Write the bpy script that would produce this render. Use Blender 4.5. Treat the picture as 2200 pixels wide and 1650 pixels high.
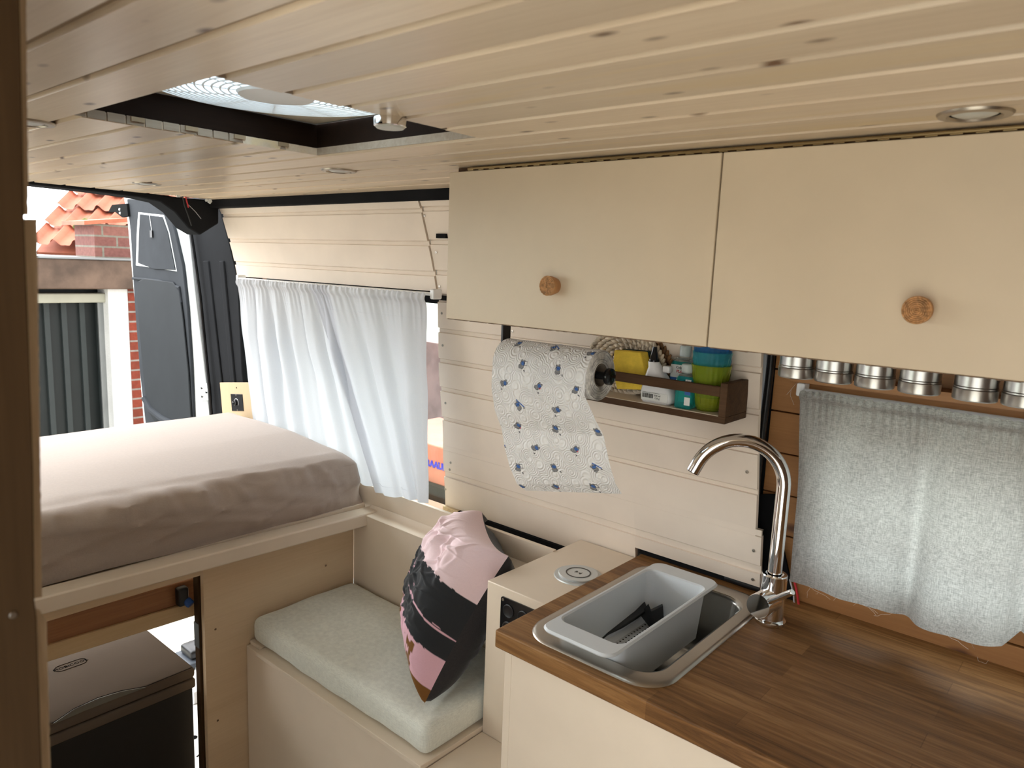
import bpy, bmesh, math, random
import numpy as np
from mathutils import Vector, Matrix, noise
PI=math.pi
for o in list(bpy.data.objects): bpy.data.objects.remove(o)
sc=bpy.context.scene; COL=sc.collection
# ---------------------------------------------------------------- camera
H=1.57                                   # eye height above the van floor
YAW,PIT,ROL,F=0.706074401,0.160740417,0.040423919,1566.84225
fw=np.array([-math.sin(YAW)*math.cos(PIT),math.cos(YAW)*math.cos(PIT),-math.sin(PIT)])
rt=np.array([math.cos(YAW),math.sin(YAW),0.]); up=np.cross(rt,fw)
c_,s_=math.cos(ROL),math.sin(ROL); rt,up=c_*rt+s_*up,-s_*rt+c_*up
RM=np.array([rt,up,fw])
cd=bpy.data.cameras.new('camera'); cam=bpy.data.objects.new('camera',cd); COL.objects.link(cam); sc.camera=cam
m4=Matrix(((rt[0],up[0],-fw[0],0),(rt[1],up[1],-fw[1],0),(rt[2],up[2],-fw[2],H),(0,0,0,1))); cam.matrix_world=m4
cd.sensor_width=36; cd.lens=F/2200*36; cd.clip_start=.02; cd.clip_end=200
cd.dof.use_dof=True; cd.dof.focus_distance=1.7; cd.dof.aperture_fstop=9
# ---------------------------------------------------------------- light
w=bpy.data.worlds.new('sky'); sc.world=w; w.use_nodes=True
bg=w.node_tree.nodes['Background']; bg.inputs[0].default_value=(.97,.985,1,1)
wn=w.node_tree; tc=wn.nodes.new('ShaderNodeTexCoord'); vd_=wn.nodes.new('ShaderNodeVectorMath'); vd_.operation='DOT_PRODUCT'; vd_.inputs[1].default_value=(-.78,.12,.60)   # overcast, brightest behind the van
wn.links.new(tc.outputs['Generated'],vd_.inputs[0]); mr_=wn.nodes.new('ShaderNodeMapRange'); mr_.interpolation_type='SMOOTHSTEP'; mr_.inputs[1].default_value=-.15; mr_.inputs[2].default_value=.95; mr_.inputs[3].default_value=1.7; mr_.inputs[4].default_value=6.5
wn.links.new(vd_.outputs['Value'],mr_.inputs[0]); wn.links.new(mr_.outputs[0],bg.inputs[1])
vs=sc.view_settings; vs.view_transform='Standard'; vs.look='None'; vs.gamma=1; vs.use_curve_mapping=False; vs.exposure=0.46

def P(px,py,**k):                        # point of a pixel's ray on the plane x=, y= or z=
    d=RM.T@np.array([(px-1100)/F,-(py-825)/F,1.]); a,v=list(k.items())[0]; i='xyz'.index(a)
    if a=='z': v=v-H
    r=d*v/d[i]; r[2]+=H; return r
WZ=[.85,.92,1.0,1.12,1.27,1.47,1.57,1.71,1.75]; WY=[1.44,1.43,1.415,1.40,1.37,1.345,1.325,1.285,1.265]
def wy(z): return float(np.interp(z,WZ,WY))
def PW(px,py,off=0):
    d=RM.T@np.array([(px-1100)/F,-(py-825)/F,1.]); t=1.3/d[1]
    for i in range(30): t=(wy(t*d[2]+H)-off)/d[1]
    r=d*t; r[2]+=H; return r
def lerp(a,b,t): return np.array(a,float)*(1-t)+np.array(b,float)*t
def nz(x,y=0,z=0,s=1): return noise.noise(Vector((x*s,y*s,z*s)))
# ---------------------------------------------------------------- mesh helper
class MB:
    def __init__(s): s.v=[]; s.f=[]; s.m=[]; s.c=None
    def add(s,vs,fs,mi=0):
        n=len(s.v); s.v+=[tuple(map(float,p)) for p in vs]; s.f+=[tuple(i+n for i in f) for f in fs]; s.m+=[mi]*len(fs); return s
    def hexa(s,p,mi=0):                  # 8 points: bottom ring then top ring
        return s.add(p,[(3,2,1,0),(4,5,6,7),(0,1,5,4),(1,2,6,5),(2,3,7,6),(3,0,4,7)],mi)
    def box(s,x0,x1,y0,y1,z0,z1,mi=0):
        return s.hexa([(x0,y0,z0),(x1,y0,z0),(x1,y1,z0),(x0,y1,z0),(x0,y0,z1),(x1,y0,z1),(x1,y1,z1),(x0,y1,z1)],mi)
    def prism(s,poly,vec,mi=0):
        n=len(poly); a=[np.array(p,float) for p in poly]; b=[p+np.array(vec,float) for p in a]
        return s.add(a+b,[tuple(range(n))[::-1],tuple(range(n,2*n))]+[(i,(i+1)%n,n+(i+1)%n,n+i) for i in range(n)],mi)
    def grid(s,fn,nu,nv,mi=0,wrap=False):
        vs=[fn(i/nu if not wrap else i/nu, j/nv) for j in range(nv+1) for i in range(nu+(0 if wrap else 1))]
        W=nu if wrap else nu+1; fs=[]
        for j in range(nv):
            for i in range(nu):
                i2=(i+1)%W if wrap else i+1
                fs.append((j*W+i,j*W+i2,(j+1)*W+i2,(j+1)*W+i))
        return s.add(vs,fs,mi)
    def lathe(s,prof,base,axis=(0,0,1),n=48,mi=0,wob=None,cap=True):      # prof: (radius, height)
        a=Vector(axis).normalized(); t=a.orthogonal().normalized(); b=a.cross(t); base=Vector(base); vs=[];fs=[]
        for r,h in prof:
            for k in range(n):
                an=2*PI*k/n; rr=r*(wob(an,h) if wob else 1)
                vs.append(base+a*h+t*(rr*math.cos(an))+b*(rr*math.sin(an)))
        for j in range(len(prof)-1):
            for k in range(n): fs.append((j*n+k,j*n+(k+1)%n,(j+1)*n+(k+1)%n,(j+1)*n+k))
        if cap and prof[0][0]>1e-6: fs.append(tuple(range(n))[::-1])
        if cap and prof[-1][0]>1e-6: fs.append(tuple((len(prof)-1)*n+k for k in range(n)))
        return s.add(vs,fs,mi)
    def cyl(s,p0,p1,r,r1=None,n=32,mi=0):
        d=Vector(p1)-Vector(p0); return s.lathe([(r,0),(r if r1 is None else r1,d.length)],p0,d,n,mi)
    def tube(s,path,r,n=12,mi=0,closed=False):
        pts=[Vector(p) for p in path]; N=len(pts); rs=r if hasattr(r,'__len__') else [r]*N; vs=[];fs=[]; t0=None;u=None
        for i,p in enumerate(pts):
            if closed: t=(pts[(i+1)%N]-pts[i-1]).normalized()
            else: t=(pts[min(i+1,N-1)]-pts[max(i-1,0)]).normalized()
            u=t.orthogonal().normalized() if u is None else (u-t*u.dot(t)).normalized()
            b=t.cross(u)
            for k in range(n): vs.append(p+(u*math.cos(2*PI*k/n)+b*math.sin(2*PI*k/n))*rs[i])
        for j in range(N if closed else N-1):
            j2=(j+1)%N
            for k in range(n): fs.append((j*n+k,j*n+(k+1)%n,j2*n+(k+1)%n,j2*n+k))
        if not closed: fs+= [tuple(range(n))[::-1],tuple((N-1)*n+k for k in range(n))]
        return s.add(vs,fs,mi)
    def rbox(s,x0,x1,y0,y1,z0,z1,r,step=.02,fn=None,mi=0):      # dense rounded box, fn(point,normal)->point
        lo=np.array([x0,y0,z0]);hi=np.array([x1,y1,z1]); idx={}; vs=[]; fs=[]
        r=min(r,*( (hi-lo)/2)); 
        def ax(a,b):
            n=max(2,int((b-a-2*r)/step)); k=3
            e=[a+r*(1-math.cos(PI/2*i/k)) for i in range(k)]; e2=[b-r*(1-math.cos(PI/2*i/k)) for i in range(k)][::-1]
            return e+[a+r+(b-a-2*r)*i/n for i in range(n+1)]+e2
        A=[ax(lo[i],hi[i]) for i in range(3)]
        def vid(p):
            key=tuple(np.round(p,6))
            if key in idx: return idx[key]
            q=np.minimum(np.maximum(p,lo+r),hi-r); d=p-q; L=np.linalg.norm(d)
            nrm=d/L if L>1e-9 else np.array([0,0,1.]); o=q+nrm*r
            if fn: o=fn(o,nrm)
            idx[key]=len(vs); vs.append(o); return idx[key]
        for a in range(3):
            b,c=(a+1)%3,(a+2)%3
            for side in (0,1):
                for i in range(len(A[b])-1):
                    for j in range(len(A[c])-1):
                        q=[]
                        for (ii,jj) in ((i,j),(i+1,j),(i+1,j+1),(i,j+1)):
                            p=np.zeros(3); p[a]=A[a][-1] if side else A[a][0]; p[b]=A[b][ii]; p[c]=A[c][jj]; q.append(vid(p))
                        if len(set(q))==4: fs.append(tuple(q) if side else tuple(q[::-1]))
        return s.add(vs,fs,mi)
    def disc(s,c,nrm,r,n=24,mi=0):
        a=Vector(nrm).normalized(); t=a.orthogonal().normalized(); b=a.cross(t)
        return s.add([Vector(c)+t*r*math.cos(2*PI*k/n)+b*r*math.sin(2*PI*k/n) for k in range(n)],[tuple(range(n))],mi)
    def build(s,name,mats,parent=None,bevel=0,smooth=True,colfn=None,ang=35,kind=None,subsurf=0):
        if not isinstance(mats,(list,tuple)): mats=[mats]
        v=np.array(s.v)
        if parent is not None: org=np.array(parent['_o'])
        else: org=np.array([(v[:,0].min()+v[:,0].max())/2,(v[:,1].min()+v[:,1].max())/2,v[:,2].min()])
        me=bpy.data.meshes.new(name); me.from_pydata([tuple(p) for p in v-org],[],s.f); me.validate()
        bm=bmesh.new(); bm.from_mesh(me); bmesh.ops.recalc_face_normals(bm,faces=bm.faces); bm.to_mesh(me); bm.free()
        for m in mats: me.materials.append(m)
        if len(mats)>1: me.polygons.foreach_set('material_index',s.m[:len(me.polygons)])
        if smooth: me.shade_smooth(); me.set_sharp_from_angle(angle=math.radians(ang))
        if colfn:
            ca=me.color_attributes.new('print','FLOAT_COLOR','POINT')
            arr=np.ones((len(v),4),dtype=np.float32); arr[:,:3]=np.array([colfn(i,p) for i,p in enumerate(v)],dtype=np.float32)
            ca.data.foreach_set('color',arr.ravel())
        o=bpy.data.objects.new(name,me); COL.objects.link(o); o['_o']=tuple(org)
        if parent is not None: o.parent=parent
        else: o.location=org
        if bevel:
            b=o.modifiers.new('bevel','BEVEL'); b.width=bevel; b.segments=2; b.limit_method='ANGLE'; b.angle_limit=math.radians(40); b.harden_normals=False
        if subsurf: q=o.modifiers.new('sub','SUBSURF'); q.levels=q.render_levels=subsurf
        if kind: o['kind']=kind
        return o
def thing(name,label,cat,loc,group=None):
    o=bpy.data.objects.new(name,None); COL.objects.link(o); o.location=loc; o['_o']=tuple(map(float,loc)); o.empty_display_size=.05
    o['label']=label; o['category']=cat
    if group: o['group']=group
    return o
def tag(o,label,cat,group=None):
    o['label']=label; o['category']=cat
    if group: o['group']=group
    return o
def copy_tree(o,parent=None):
    c=o.copy(); COL.objects.link(c)
    if parent is not None: c.parent=parent
    for ch in list(o.children): copy_tree(ch,c)
    return c
def text_mb(txt,size,o,xd,yd,depth=.0004,font_off=0):              # flat lettering as a mesh
    cu=bpy.data.curves.new('t','FONT'); cu.body=txt; cu.size=size; cu.extrude=depth; cu.align_x='CENTER'; cu.align_y='CENTER'; cu.resolution_u=2; cu.offset=font_off
    ob=bpy.data.objects.new('t',cu); COL.objects.link(ob); dg=bpy.context.evaluated_depsgraph_get(); me=ob.evaluated_get(dg).to_mesh()
    X=Vector(xd).normalized(); Y=Vector(yd); Y=(Y-X*Y.dot(X)).normalized(); Z=X.cross(Y); O=Vector(o)
    vs=[O+X*v.co.x+Y*v.co.y+Z*v.co.z for v in me.vertices]; fs=[tuple(p.vertices) for p in me.polygons]
    ob.evaluated_get(dg).to_mesh_clear(); bpy.data.objects.remove(ob); bpy.data.curves.remove(cu)
    m=MB(); m.add(vs,fs); return m
# ---------------------------------------------------------------- materials
def srgb(r,g,b):
    f=lambda c:(c/255/12.92) if c/255<=.04045 else ((c/255+.055)/1.055)**2.4
    return (f(r),f(g),f(b),1)
def base_mat(name):
    m=bpy.data.materials.new(name); m.use_nodes=True; nt=m.node_tree; b=nt.nodes['Principled BSDF']; return m,nt,b
def N(nt,t,**k):
    n=nt.nodes.new(t)
    for a,v in k.items(): setattr(n,a,v)
    return n
def L(nt,a,b): nt.links.new(a,b)
def ramp(nt,fac,stops):
    r=N(nt,'ShaderNodeValToRGB'); e=r.color_ramp.elements
    while len(e)<len(stops): e.new(.5)
    for x,(p,c) in zip(e,stops): x.position=p; x.color=c if len(c)==4 else (*c,1)
    L(nt,fac,r.inputs[0]); return r.outputs[0]
def mix(nt,f,a,b,bt='MIX'):
    n=N(nt,'ShaderNodeMix',data_type='RGBA',blend_type=bt)
    if isinstance(f,float): n.inputs[0].default_value=f
    else: L(nt,f,n.inputs[0])
    for i,x in ((6,a),(7,b)):
        if isinstance(x,tuple): n.inputs[i].default_value=x
        else: L(nt,x,n.inputs[i])
    return n.outputs[2]
def coords(nt,scale=(1,1,1),kind='Object',off=None):
    t=N(nt,'ShaderNodeTexCoord'); mp=N(nt,'ShaderNodeMapping'); mp.inputs['Scale'].default_value=scale; L(nt,t.outputs[kind],mp.inputs[0])
    if off is not None: L(nt,off,mp.inputs[1])
    return mp.outputs[0]
def tnoise(nt,vec,scale,detail=4,rough=.55,dist=0):
    n=N(nt,'ShaderNodeTexNoise'); n.inputs['Scale'].default_value=scale; n.inputs['Detail'].default_value=detail; n.inputs['Roughness'].default_value=rough; n.inputs['Distortion'].default_value=dist
    L(nt,vec,n.inputs['Vector']); return n.outputs['Fac']
def bump(nt,b,h,dist=.001,st=.5):
    n=N(nt,'ShaderNodeBump'); n.inputs['Distance'].default_value=dist; n.inputs['Strength'].default_value=st; L(nt,h,n.inputs['Height']); L(nt,n.outputs[0],b.inputs['Normal'])
def plain(name,col,rough=.5,metal=0,var=.06,scale=6,bumpd=0,bs=60,trans=0,ior=1.45,alpha=1,coat=0,spec=.5):
    m,nt,b=base_mat(name); b.inputs['Specular IOR Level'].default_value=spec; v=coords(nt); f=tnoise(nt,v,scale,5)
    c2=tuple(max(0,x*(1-var)) for x in col[:3])+(1,); c1=tuple(min(1,x*(1+var)) for x in col[:3])+(1,)
    L(nt,ramp(nt,f,[(.35,c2),(.65,c1)]),b.inputs['Base Color'])
    b.inputs['Roughness'].default_value=rough; b.inputs['Metallic'].default_value=metal
    b.inputs['Transmission Weight'].default_value=trans; b.inputs['IOR'].default_value=ior; b.inputs['Alpha'].default_value=alpha; b.inputs['Coat Weight'].default_value=coat
    if bumpd: bump(nt,b,tnoise(nt,v,bs,4),bumpd)
    return m
def wood(name,c1,c2,axis=0,grain=14,rough=.5,knots=0,knotcol=None,streak=None,island=False,bumpd=.0004,coat=0,kscale=5,spec=.5):
    m,nt,b=base_mat(name)
    sc_=[grain]*3; sc_[axis]=grain*.06
    off=None
    if island:
        g=N(nt,'ShaderNodeNewGeometry'); mu=N(nt,'ShaderNodeMath',operation='MULTIPLY'); mu.inputs[1].default_value=37.; L(nt,g.outputs['Random Per Island'],mu.inputs[0]); off=mu.outputs[0]
    v=coords(nt,tuple(sc_),off=off)
    f=tnoise(nt,v,1.6,6,.6,.6); c=ramp(nt,f,[(.3,c2),(.7,c1)])
    fine=coords(nt,tuple((260 if i!=axis else 9) for i in range(3)),off=off); ff=tnoise(nt,fine,1,3)
    c=mix(nt,.35,c,ramp(nt,ff,[(.3,c2),(.75,c1)]))
    if island:
        hs=N(nt,'ShaderNodeHueSaturation'); mr=N(nt,'ShaderNodeMapRange'); mr.inputs[3].default_value=.88; mr.inputs[4].default_value=1.1; L(nt,g.outputs['Random Per Island'],mr.inputs[0]); L(nt,mr.outputs[0],hs.inputs['Value']); L(nt,c,hs.inputs['Color']); c=hs.outputs[0]
    if streak:
        s2=coords(nt,tuple((7 if i!=axis else .5) for i in range(3)),off=off); sf=tnoise(nt,s2,2,3,.5,1.5); c=mix(nt,ramp(nt,sf,[(.6,(0,0,0)),(.72,(.6,.6,.6))]),c,streak)
    if knots:
        ks=tuple((kscale*2.2 if i!=axis else kscale) for i in range(3)); kv=coords(nt,ks,off=off)
        vo=N(nt,'ShaderNodeTexVoronoi'); vo.inputs['Scale'].default_value=1; vo.inputs['Randomness'].default_value=1; L(nt,kv,vo.inputs['Vector'])
        kr=N(nt,'ShaderNodeMath',operation='LESS_THAN'); sx=N(nt,'ShaderNodeSeparateColor'); L(nt,vo.outputs['Color'],sx.inputs[0]); L(nt,sx.outputs[0],kr.inputs[0]); kr.inputs[1].default_value=knots
        kd=ramp(nt,vo.outputs['Distance'],[(.05,(1,1,1)),(.17,(0,0,0))]); mm=N(nt,'ShaderNodeMath',operation='MULTIPLY'); L(nt,kd,mm.inputs[0]); L(nt,kr.outputs[0],mm.inputs[1])
        c=mix(nt,mm.outputs[0],c,knotcol)
    L(nt,c,b.inputs['Base Color']); b.inputs['Roughness'].default_value=rough; b.inputs['Coat Weight'].default_value=coat; b.inputs['Coat Roughness'].default_value=.3; b.inputs['Specular IOR Level'].default_value=spec
    if bumpd: bump(nt,b,ff,bumpd,.4)
    return m
def fabric(name,col,var=.08,ws=900,rough=.9,bd=.0006,trans=0,sheen=.2,fold=0,vcol=False,threads=0):
    m,nt,b=base_mat(name); v=coords(nt)
    a=tnoise(nt,coords(nt,(ws,ws,ws*.08)),1,3); a2=tnoise(nt,coords(nt,(ws*.12,ws*.12,ws)),1,2)
    ad=N(nt,'ShaderNodeMath',operation='ADD'); L(nt,a,ad.inputs[0]); L(nt,a2,ad.inputs[1])
    hf=N(nt,'ShaderNodeMath',operation='MULTIPLY'); L(nt,ad.outputs[0],hf.inputs[0]); hf.inputs[1].default_value=.5
    if vcol:
        at=N(nt,'ShaderNodeAttribute'); at.attribute_name='print'; cb=at.outputs['Color']; c=mix(nt,.12,cb,ramp(nt,hf.outputs[0],[(.35,(.5,.5,.5)),(.65,(1,1,1))]),'MULTIPLY')
    else:
        c2=tuple(max(0,x*(1-var)) for x in col[:3])+(1,); c1=tuple(min(1,x*(1+var)) for x in col[:3])+(1,)
        c=ramp(nt,hf.outputs[0],[(.38,c2),(.62,c1)])
    L(nt,c,b.inputs['Base Color']); b.inputs['Roughness'].default_value=rough; b.inputs['Sheen Weight'].default_value=sheen; b.inputs['Specular IOR Level'].default_value=.2
    h=hf.outputs[0]
    if fold:
        ad2=N(nt,'ShaderNodeMath',operation='MULTIPLY_ADD'); L(nt,tnoise(nt,v,fold,4),ad2.inputs[0]); ad2.inputs[1].default_value=3; L(nt,h,ad2.inputs[2]); h=ad2.outputs[0]
    bump(nt,b,h,bd,.6)
    if trans:
        tr=N(nt,'ShaderNodeBsdfTranslucent'); L(nt,c,tr.inputs[0]); ms=N(nt,'ShaderNodeMixShader'); ms.inputs[0].default_value=trans; L(nt,b.outputs[0],ms.inputs[1]); L(nt,tr.outputs[0],ms.inputs[2])
        L(nt,ms.outputs[0],nt.nodes['Material Output'].inputs[0])
    return m
M={}
M['beigeshade']=plain('tan beige darkened for door shade',(.62,.505,.36),.42,var=.03,bumpd=.0003,bs=40)  # same paint as the other beige, with the doors' shade put into the colour
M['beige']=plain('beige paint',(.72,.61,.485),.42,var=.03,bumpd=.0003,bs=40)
M['wallpaint']=plain('beige board paint',(.79,.68,.57),.5,var=.04,bumpd=.0004,bs=30)
M['mdf']=plain('raw brown edge',(.16,.10,.06),.8,var=.4,scale=80,bumpd=.001,bs=300)
M['ceil']=wood('whitewashed spruce',(.84,.70,.53,1),(.64,.50,.35,1),0,9,.30,knots=.75,knotcol=(.16,.085,.045,1),streak=(.72,.55,.30,1),island=True,kscale=11,spec=.4)
M['groove']=wood('groove spruce',(.36,.26,.155,1),(.28,.20,.12,1),0,10,.6)
M['ceilsaw']=wood('sawn spruce',(.42,.34,.26,1),(.3,.23,.17,1),1,60,.8)
M['ply']=wood('birch plywood',(.74,.58,.39,1),(.62,.46,.29,1),1,5,.55,knots=.04,knotcol=(.25,.15,.08,1))
M['paleply']=wood('pale plywood',(.58,.44,.27,1),(.50,.37,.22,1),2,5,.55)
M['pine']=wood('oiled orange pine',(.42,.20,.065,1),(.27,.115,.035,1),0,9,.5,knots=.25,knotcol=(.10,.035,.012,1),kscale=6)
M['palepine']=wood('pale pine',(.66,.50,.30,1),(.52,.37,.20,1),1,12,.55,knots=.2,knotcol=(.25,.12,.06,1))
M['redpine']=wood('reddish pine board',(.36,.16,.06,1),(.20,.08,.03,1),1,16,.5,streak=(.10,.04,.015,1))
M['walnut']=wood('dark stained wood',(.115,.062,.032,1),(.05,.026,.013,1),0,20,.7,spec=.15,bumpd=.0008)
M['darkframe']=wood('dark brown stain',(.018,.008,.004,1),(.008,.004,.002,1),1,20,.7,spec=.1)
M['frontpanel']=wood('brown stained panel',(.080,.046,.022,1),(.038,.022,.010,1),2,8,.8,spec=.1)
M['splinter']=wood('raw splintered wood',(.72,.60,.44,1),(.42,.31,.2,1),2,60,.8)
M['black']=plain('black foam',(.008,.008,.009),.9,spec=.15,var=.3,bumpd=.002,bs=50)
M['blackplastic']=plain('black plastic',(.010,.010,.011),.38,var=.1)
M['glossblack']=plain('glossy black',(.006,.006,.007),.15)
M['greyfoam']=plain('charcoal foam lining',(.040,.045,.052),.8,spec=.2,var=.12,scale=5,bumpd=.003,bs=12)
M['pillarfoam']=plain('dark charcoal lining',(.012,.013,.015),.85,spec=.15,var=.15,bumpd=.002,bs=14)
M['vanwhite']=plain('white van paint',(.74,.79,.80),.35,var=.03,scale=3)
M['chrome']=plain('chrome',(.86,.86,.87),.05,1,var=.01)
M['steel']=plain('brushed steel',(.40,.365,.32),.33,1,var=.06,bumpd=.0002,bs=200)
M['bowl']=plain('dark steel bowl',(.42,.41,.38),.22,1,var=.1)
M['tin']=plain('satin tin',(.52,.51,.49),.30,1,var=.05)
M['nickel']=plain('brushed nickel',(.42,.37,.31),.35,1,var=.05)
M['lightglass']=plain('frosted lamp glass',(.55,.56,.52),.3,var=.05)
M['tray']=plain('grey plastic basin',(.62,.65,.67),.38,var=.02,bumpd=.0001,bs=150)
M['whiteplastic']=plain('white plastic',(.82,.83,.84),.3,var=.02)
M['cream']=plain('cream plastic',(.72,.66,.54),.4,var=.02)
def domemat():
    m,nt,b=base_mat('frosted clear dome'); v=coords(nt); tr=N(nt,'ShaderNodeBsdfTranslucent'); tr.inputs[0].default_value=(.80,.90,.95,1); tp=N(nt,'ShaderNodeBsdfTransparent'); tp.inputs[0].default_value=(.8,.88,.92,1)
    a=N(nt,'ShaderNodeMixShader'); a.inputs[0].default_value=.4; L(nt,tr.outputs[0],a.inputs[1]); L(nt,tp.outputs[0],a.inputs[2]); b.inputs['Base Color'].default_value=(.8,.85,.88,1); b.inputs['Roughness'].default_value=.3
    c=N(nt,'ShaderNodeMixShader'); c.inputs[0].default_value=.85; L(nt,b.outputs[0],c.inputs[1]); L(nt,a.outputs[0],c.inputs[2]); L(nt,c.outputs[0],nt.nodes['Material Output'].inputs[0]); return m
M['dome']=domemat()
M['fridge']=plain('grey fridge lid plastic',(.13,.105,.085),.85,spec=.05,var=.03,bumpd=.0002,bs=300)
M['fridgebody']=plain('black fridge body',(.004,.004,.004),.5)
M['rubber']=plain('black seam',(.01,.01,.01),.9,spec=.1)
M['blueknob']=plain('blue knob',(.02,.09,.35),.4)
M['redwire']=plain('red cable',(.55,.03,.04),.4)
M['greywire']=plain('grey cable',(.5,.5,.52),.4)
M['yellow']=plain('yellow sponge',(.78,.55,.06),.9,var=.1,scale=60,bumpd=.002,bs=350)
M['scour']=plain('dark green scourer',(.012,.03,.022),.95,var=.5,scale=200,bumpd=.003,bs=500)
M['straw']=plain('braided straw',(.66,.56,.43),.8,var=.25,scale=60,bumpd=.002,bs=160)
M['brownstraw']=plain('brown braid',(.20,.10,.04),.8,var=.5,scale=60,bumpd=.002,bs=160)
M['rattan']=plain('woven rattan',(.46,.24,.10),.6,var=.35,scale=150,bumpd=.003,bs=260)
M['rattanside']=wood('rattan side wood',(.55,.28,.12,1),(.40,.19,.07,1),0,30,.5)
M['brass']=plain('piano hinge brass',(.30,.22,.11),.4,1)
M['label']=plain('white label',(.75,.77,.75),.5,var=.01)
M['ink']=plain('black ink',(.008,.008,.008),.9,spec=.0)
M['redink']=plain('red ink',(.5,.02,.02),.6)
M['blueink']=plain('blue lettering',(.02,.03,.55),.5)
M['bluelabel']=plain('blue label band',(.03,.12,.40),.4)
M['teal']=plain('teal mouthwash bottle',(.05,.62,.60),.08,var=.03,trans=.75,ior=1.3)
M['clearplastic']=plain('clear plastic',(.85,.92,.90),.08,var=.01,trans=.9,ior=1.3)
M['cupblue']=plain('blue clear plastic cup',(.10,.34,.66),.12,var=.03,trans=.8,ior=1.15)
M['cupteal']=plain('teal clear plastic cup',(.14,.62,.66),.10,var=.03,trans=.82,ior=1.15)
M['cupgreen']=plain('lime clear plastic cup',(.70,.76,.10),.10,var=.03,trans=.85,ior=1.15)
M['paperend']=plain('paper roll end',(.72,.70,.66),.9,var=.25,scale=90)
M['cardboard']=plain('grey cardboard core',(.20,.16,.12),.8)
M['sheet']=fabric('beige jersey sheet',(.40,.325,.275),.05,1400,.85,.0006,sheen=.3,fold=7)
M['cushion']=fabric('sage grey slub cotton',(.68,.69,.62),.10,700,.85,.0008,fold=9)
M['pillowprint']=fabric('printed cotton',(.7,.6,.6),.1,1100,.85,.0007,vcol=True,fold=14)
M['darkfab']=fabric('dark grey cotton',(.028,.026,.028),.2,1100,.85,.0007,fold=14)
M['satin']=fabric('pale grey satin curtain',(.66,.685,.74),.02,1500,.5,.0003,trans=.42,sheen=.1,fold=10)
M['linen']=fabric('grey linen curtain',(.47,.47,.46),.30,1000,.9,.0006,trans=.62)
M['thread']=plain('loose thread',(.72,.66,.58),.8)
M['brick']=None; M['caulk']=plain('raw wood edge',(.62,.47,.28),.7,var=.2,scale=60)
def brickmat(name,c1,c2,mo,sx=1,axis='x',bw=.21,bh=.065,ms=.012,scale=1):
    m,nt,b=base_mat(name); t=N(nt,'ShaderNodeTexCoord'); sp=N(nt,'ShaderNodeSeparateXYZ'); L(nt,t.outputs['Object'],sp.inputs[0]); cb=N(nt,'ShaderNodeCombineXYZ')
    L(nt,sp.outputs[0 if axis=='x' else 1],cb.inputs[0]); L(nt,sp.outputs[2],cb.inputs[1])
    br=N(nt,'ShaderNodeTexBrick'); L(nt,cb.outputs[0],br.inputs[0]); br.inputs['Scale'].default_value=1; br.inputs['Brick Width'].default_value=bw; br.inputs['Row Height'].default_value=bh+ms; br.inputs['Mortar Size'].default_value=ms*.6
    br.inputs['Color1'].default_value=c1; br.inputs['Color2'].default_value=c2; br.inputs['Mortar'].default_value=mo
    f=tnoise(nt,t.outputs['Object'],30,5); c=mix(nt,.5,br.outputs[0],ramp(nt,f,[(.3,(.45,.45,.45)),(.7,(1,1,1))]),'MULTIPLY'); L(nt,c,b.inputs[0]); b.inputs['Roughness'].default_value=.9; bump(nt,b,f,.01); return m
M['brick']=brickmat('weathered brick',(.22,.085,.07,1),(.30,.13,.10,1),(.25,.23,.18,1),axis='y',bh=.07)
M['redbrick']=brickmat('red brick',(.28,.05,.025,1),(.20,.04,.02,1),(.30,.27,.24,1),axis='y')
M['stucco']=plain('white stucco',(.80,.80,.78),.9,var=.04,bumpd=.01,bs=60)
M['fascia']=plain('weathered brown fascia',(.13,.085,.06),.7,var=.35,scale=5)
M['tile']=plain('terracotta roof tile',(.42,.13,.07),.7,var=.18,scale=5,bumpd=.004,bs=40)
M['garagedark']=plain('dark green-grey garage door',(.008,.012,.012),.5,var=.1)
M['ribmetal']=plain('rib metal',(.03,.038,.038),.5)
M['zinc']=plain('zinc gutter',(.28,.29,.29),.4,.6)
M['slat']=plain('cream shutter box',(.42,.41,.33),.5)
M['gravel']=plain('pale gravel paving',(.50,.48,.41),.95,var=.45,scale=45,bumpd=.03,bs=60)
M['glass']=None
def glassmat():
    m=bpy.data.materials.new('window glass'); m.use_nodes=True; nt=m.node_tree; nt.nodes.clear(); o=N(nt,'ShaderNodeOutputMaterial'); t=N(nt,'ShaderNodeBsdfTransparent'); t.inputs[0].default_value=(.88,.92,.90,1); g=N(nt,'ShaderNodeBsdfGlossy'); g.inputs[1].default_value=.02; x=N(nt,'ShaderNodeMixShader'); x.inputs[0].default_value=.06
    L(nt,t.outputs[0],x.inputs[1]); L(nt,g.outputs[0],x.inputs[2]); L(nt,x.outputs[0],o.inputs[0]); return m
M['glass']=glassmat()
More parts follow.
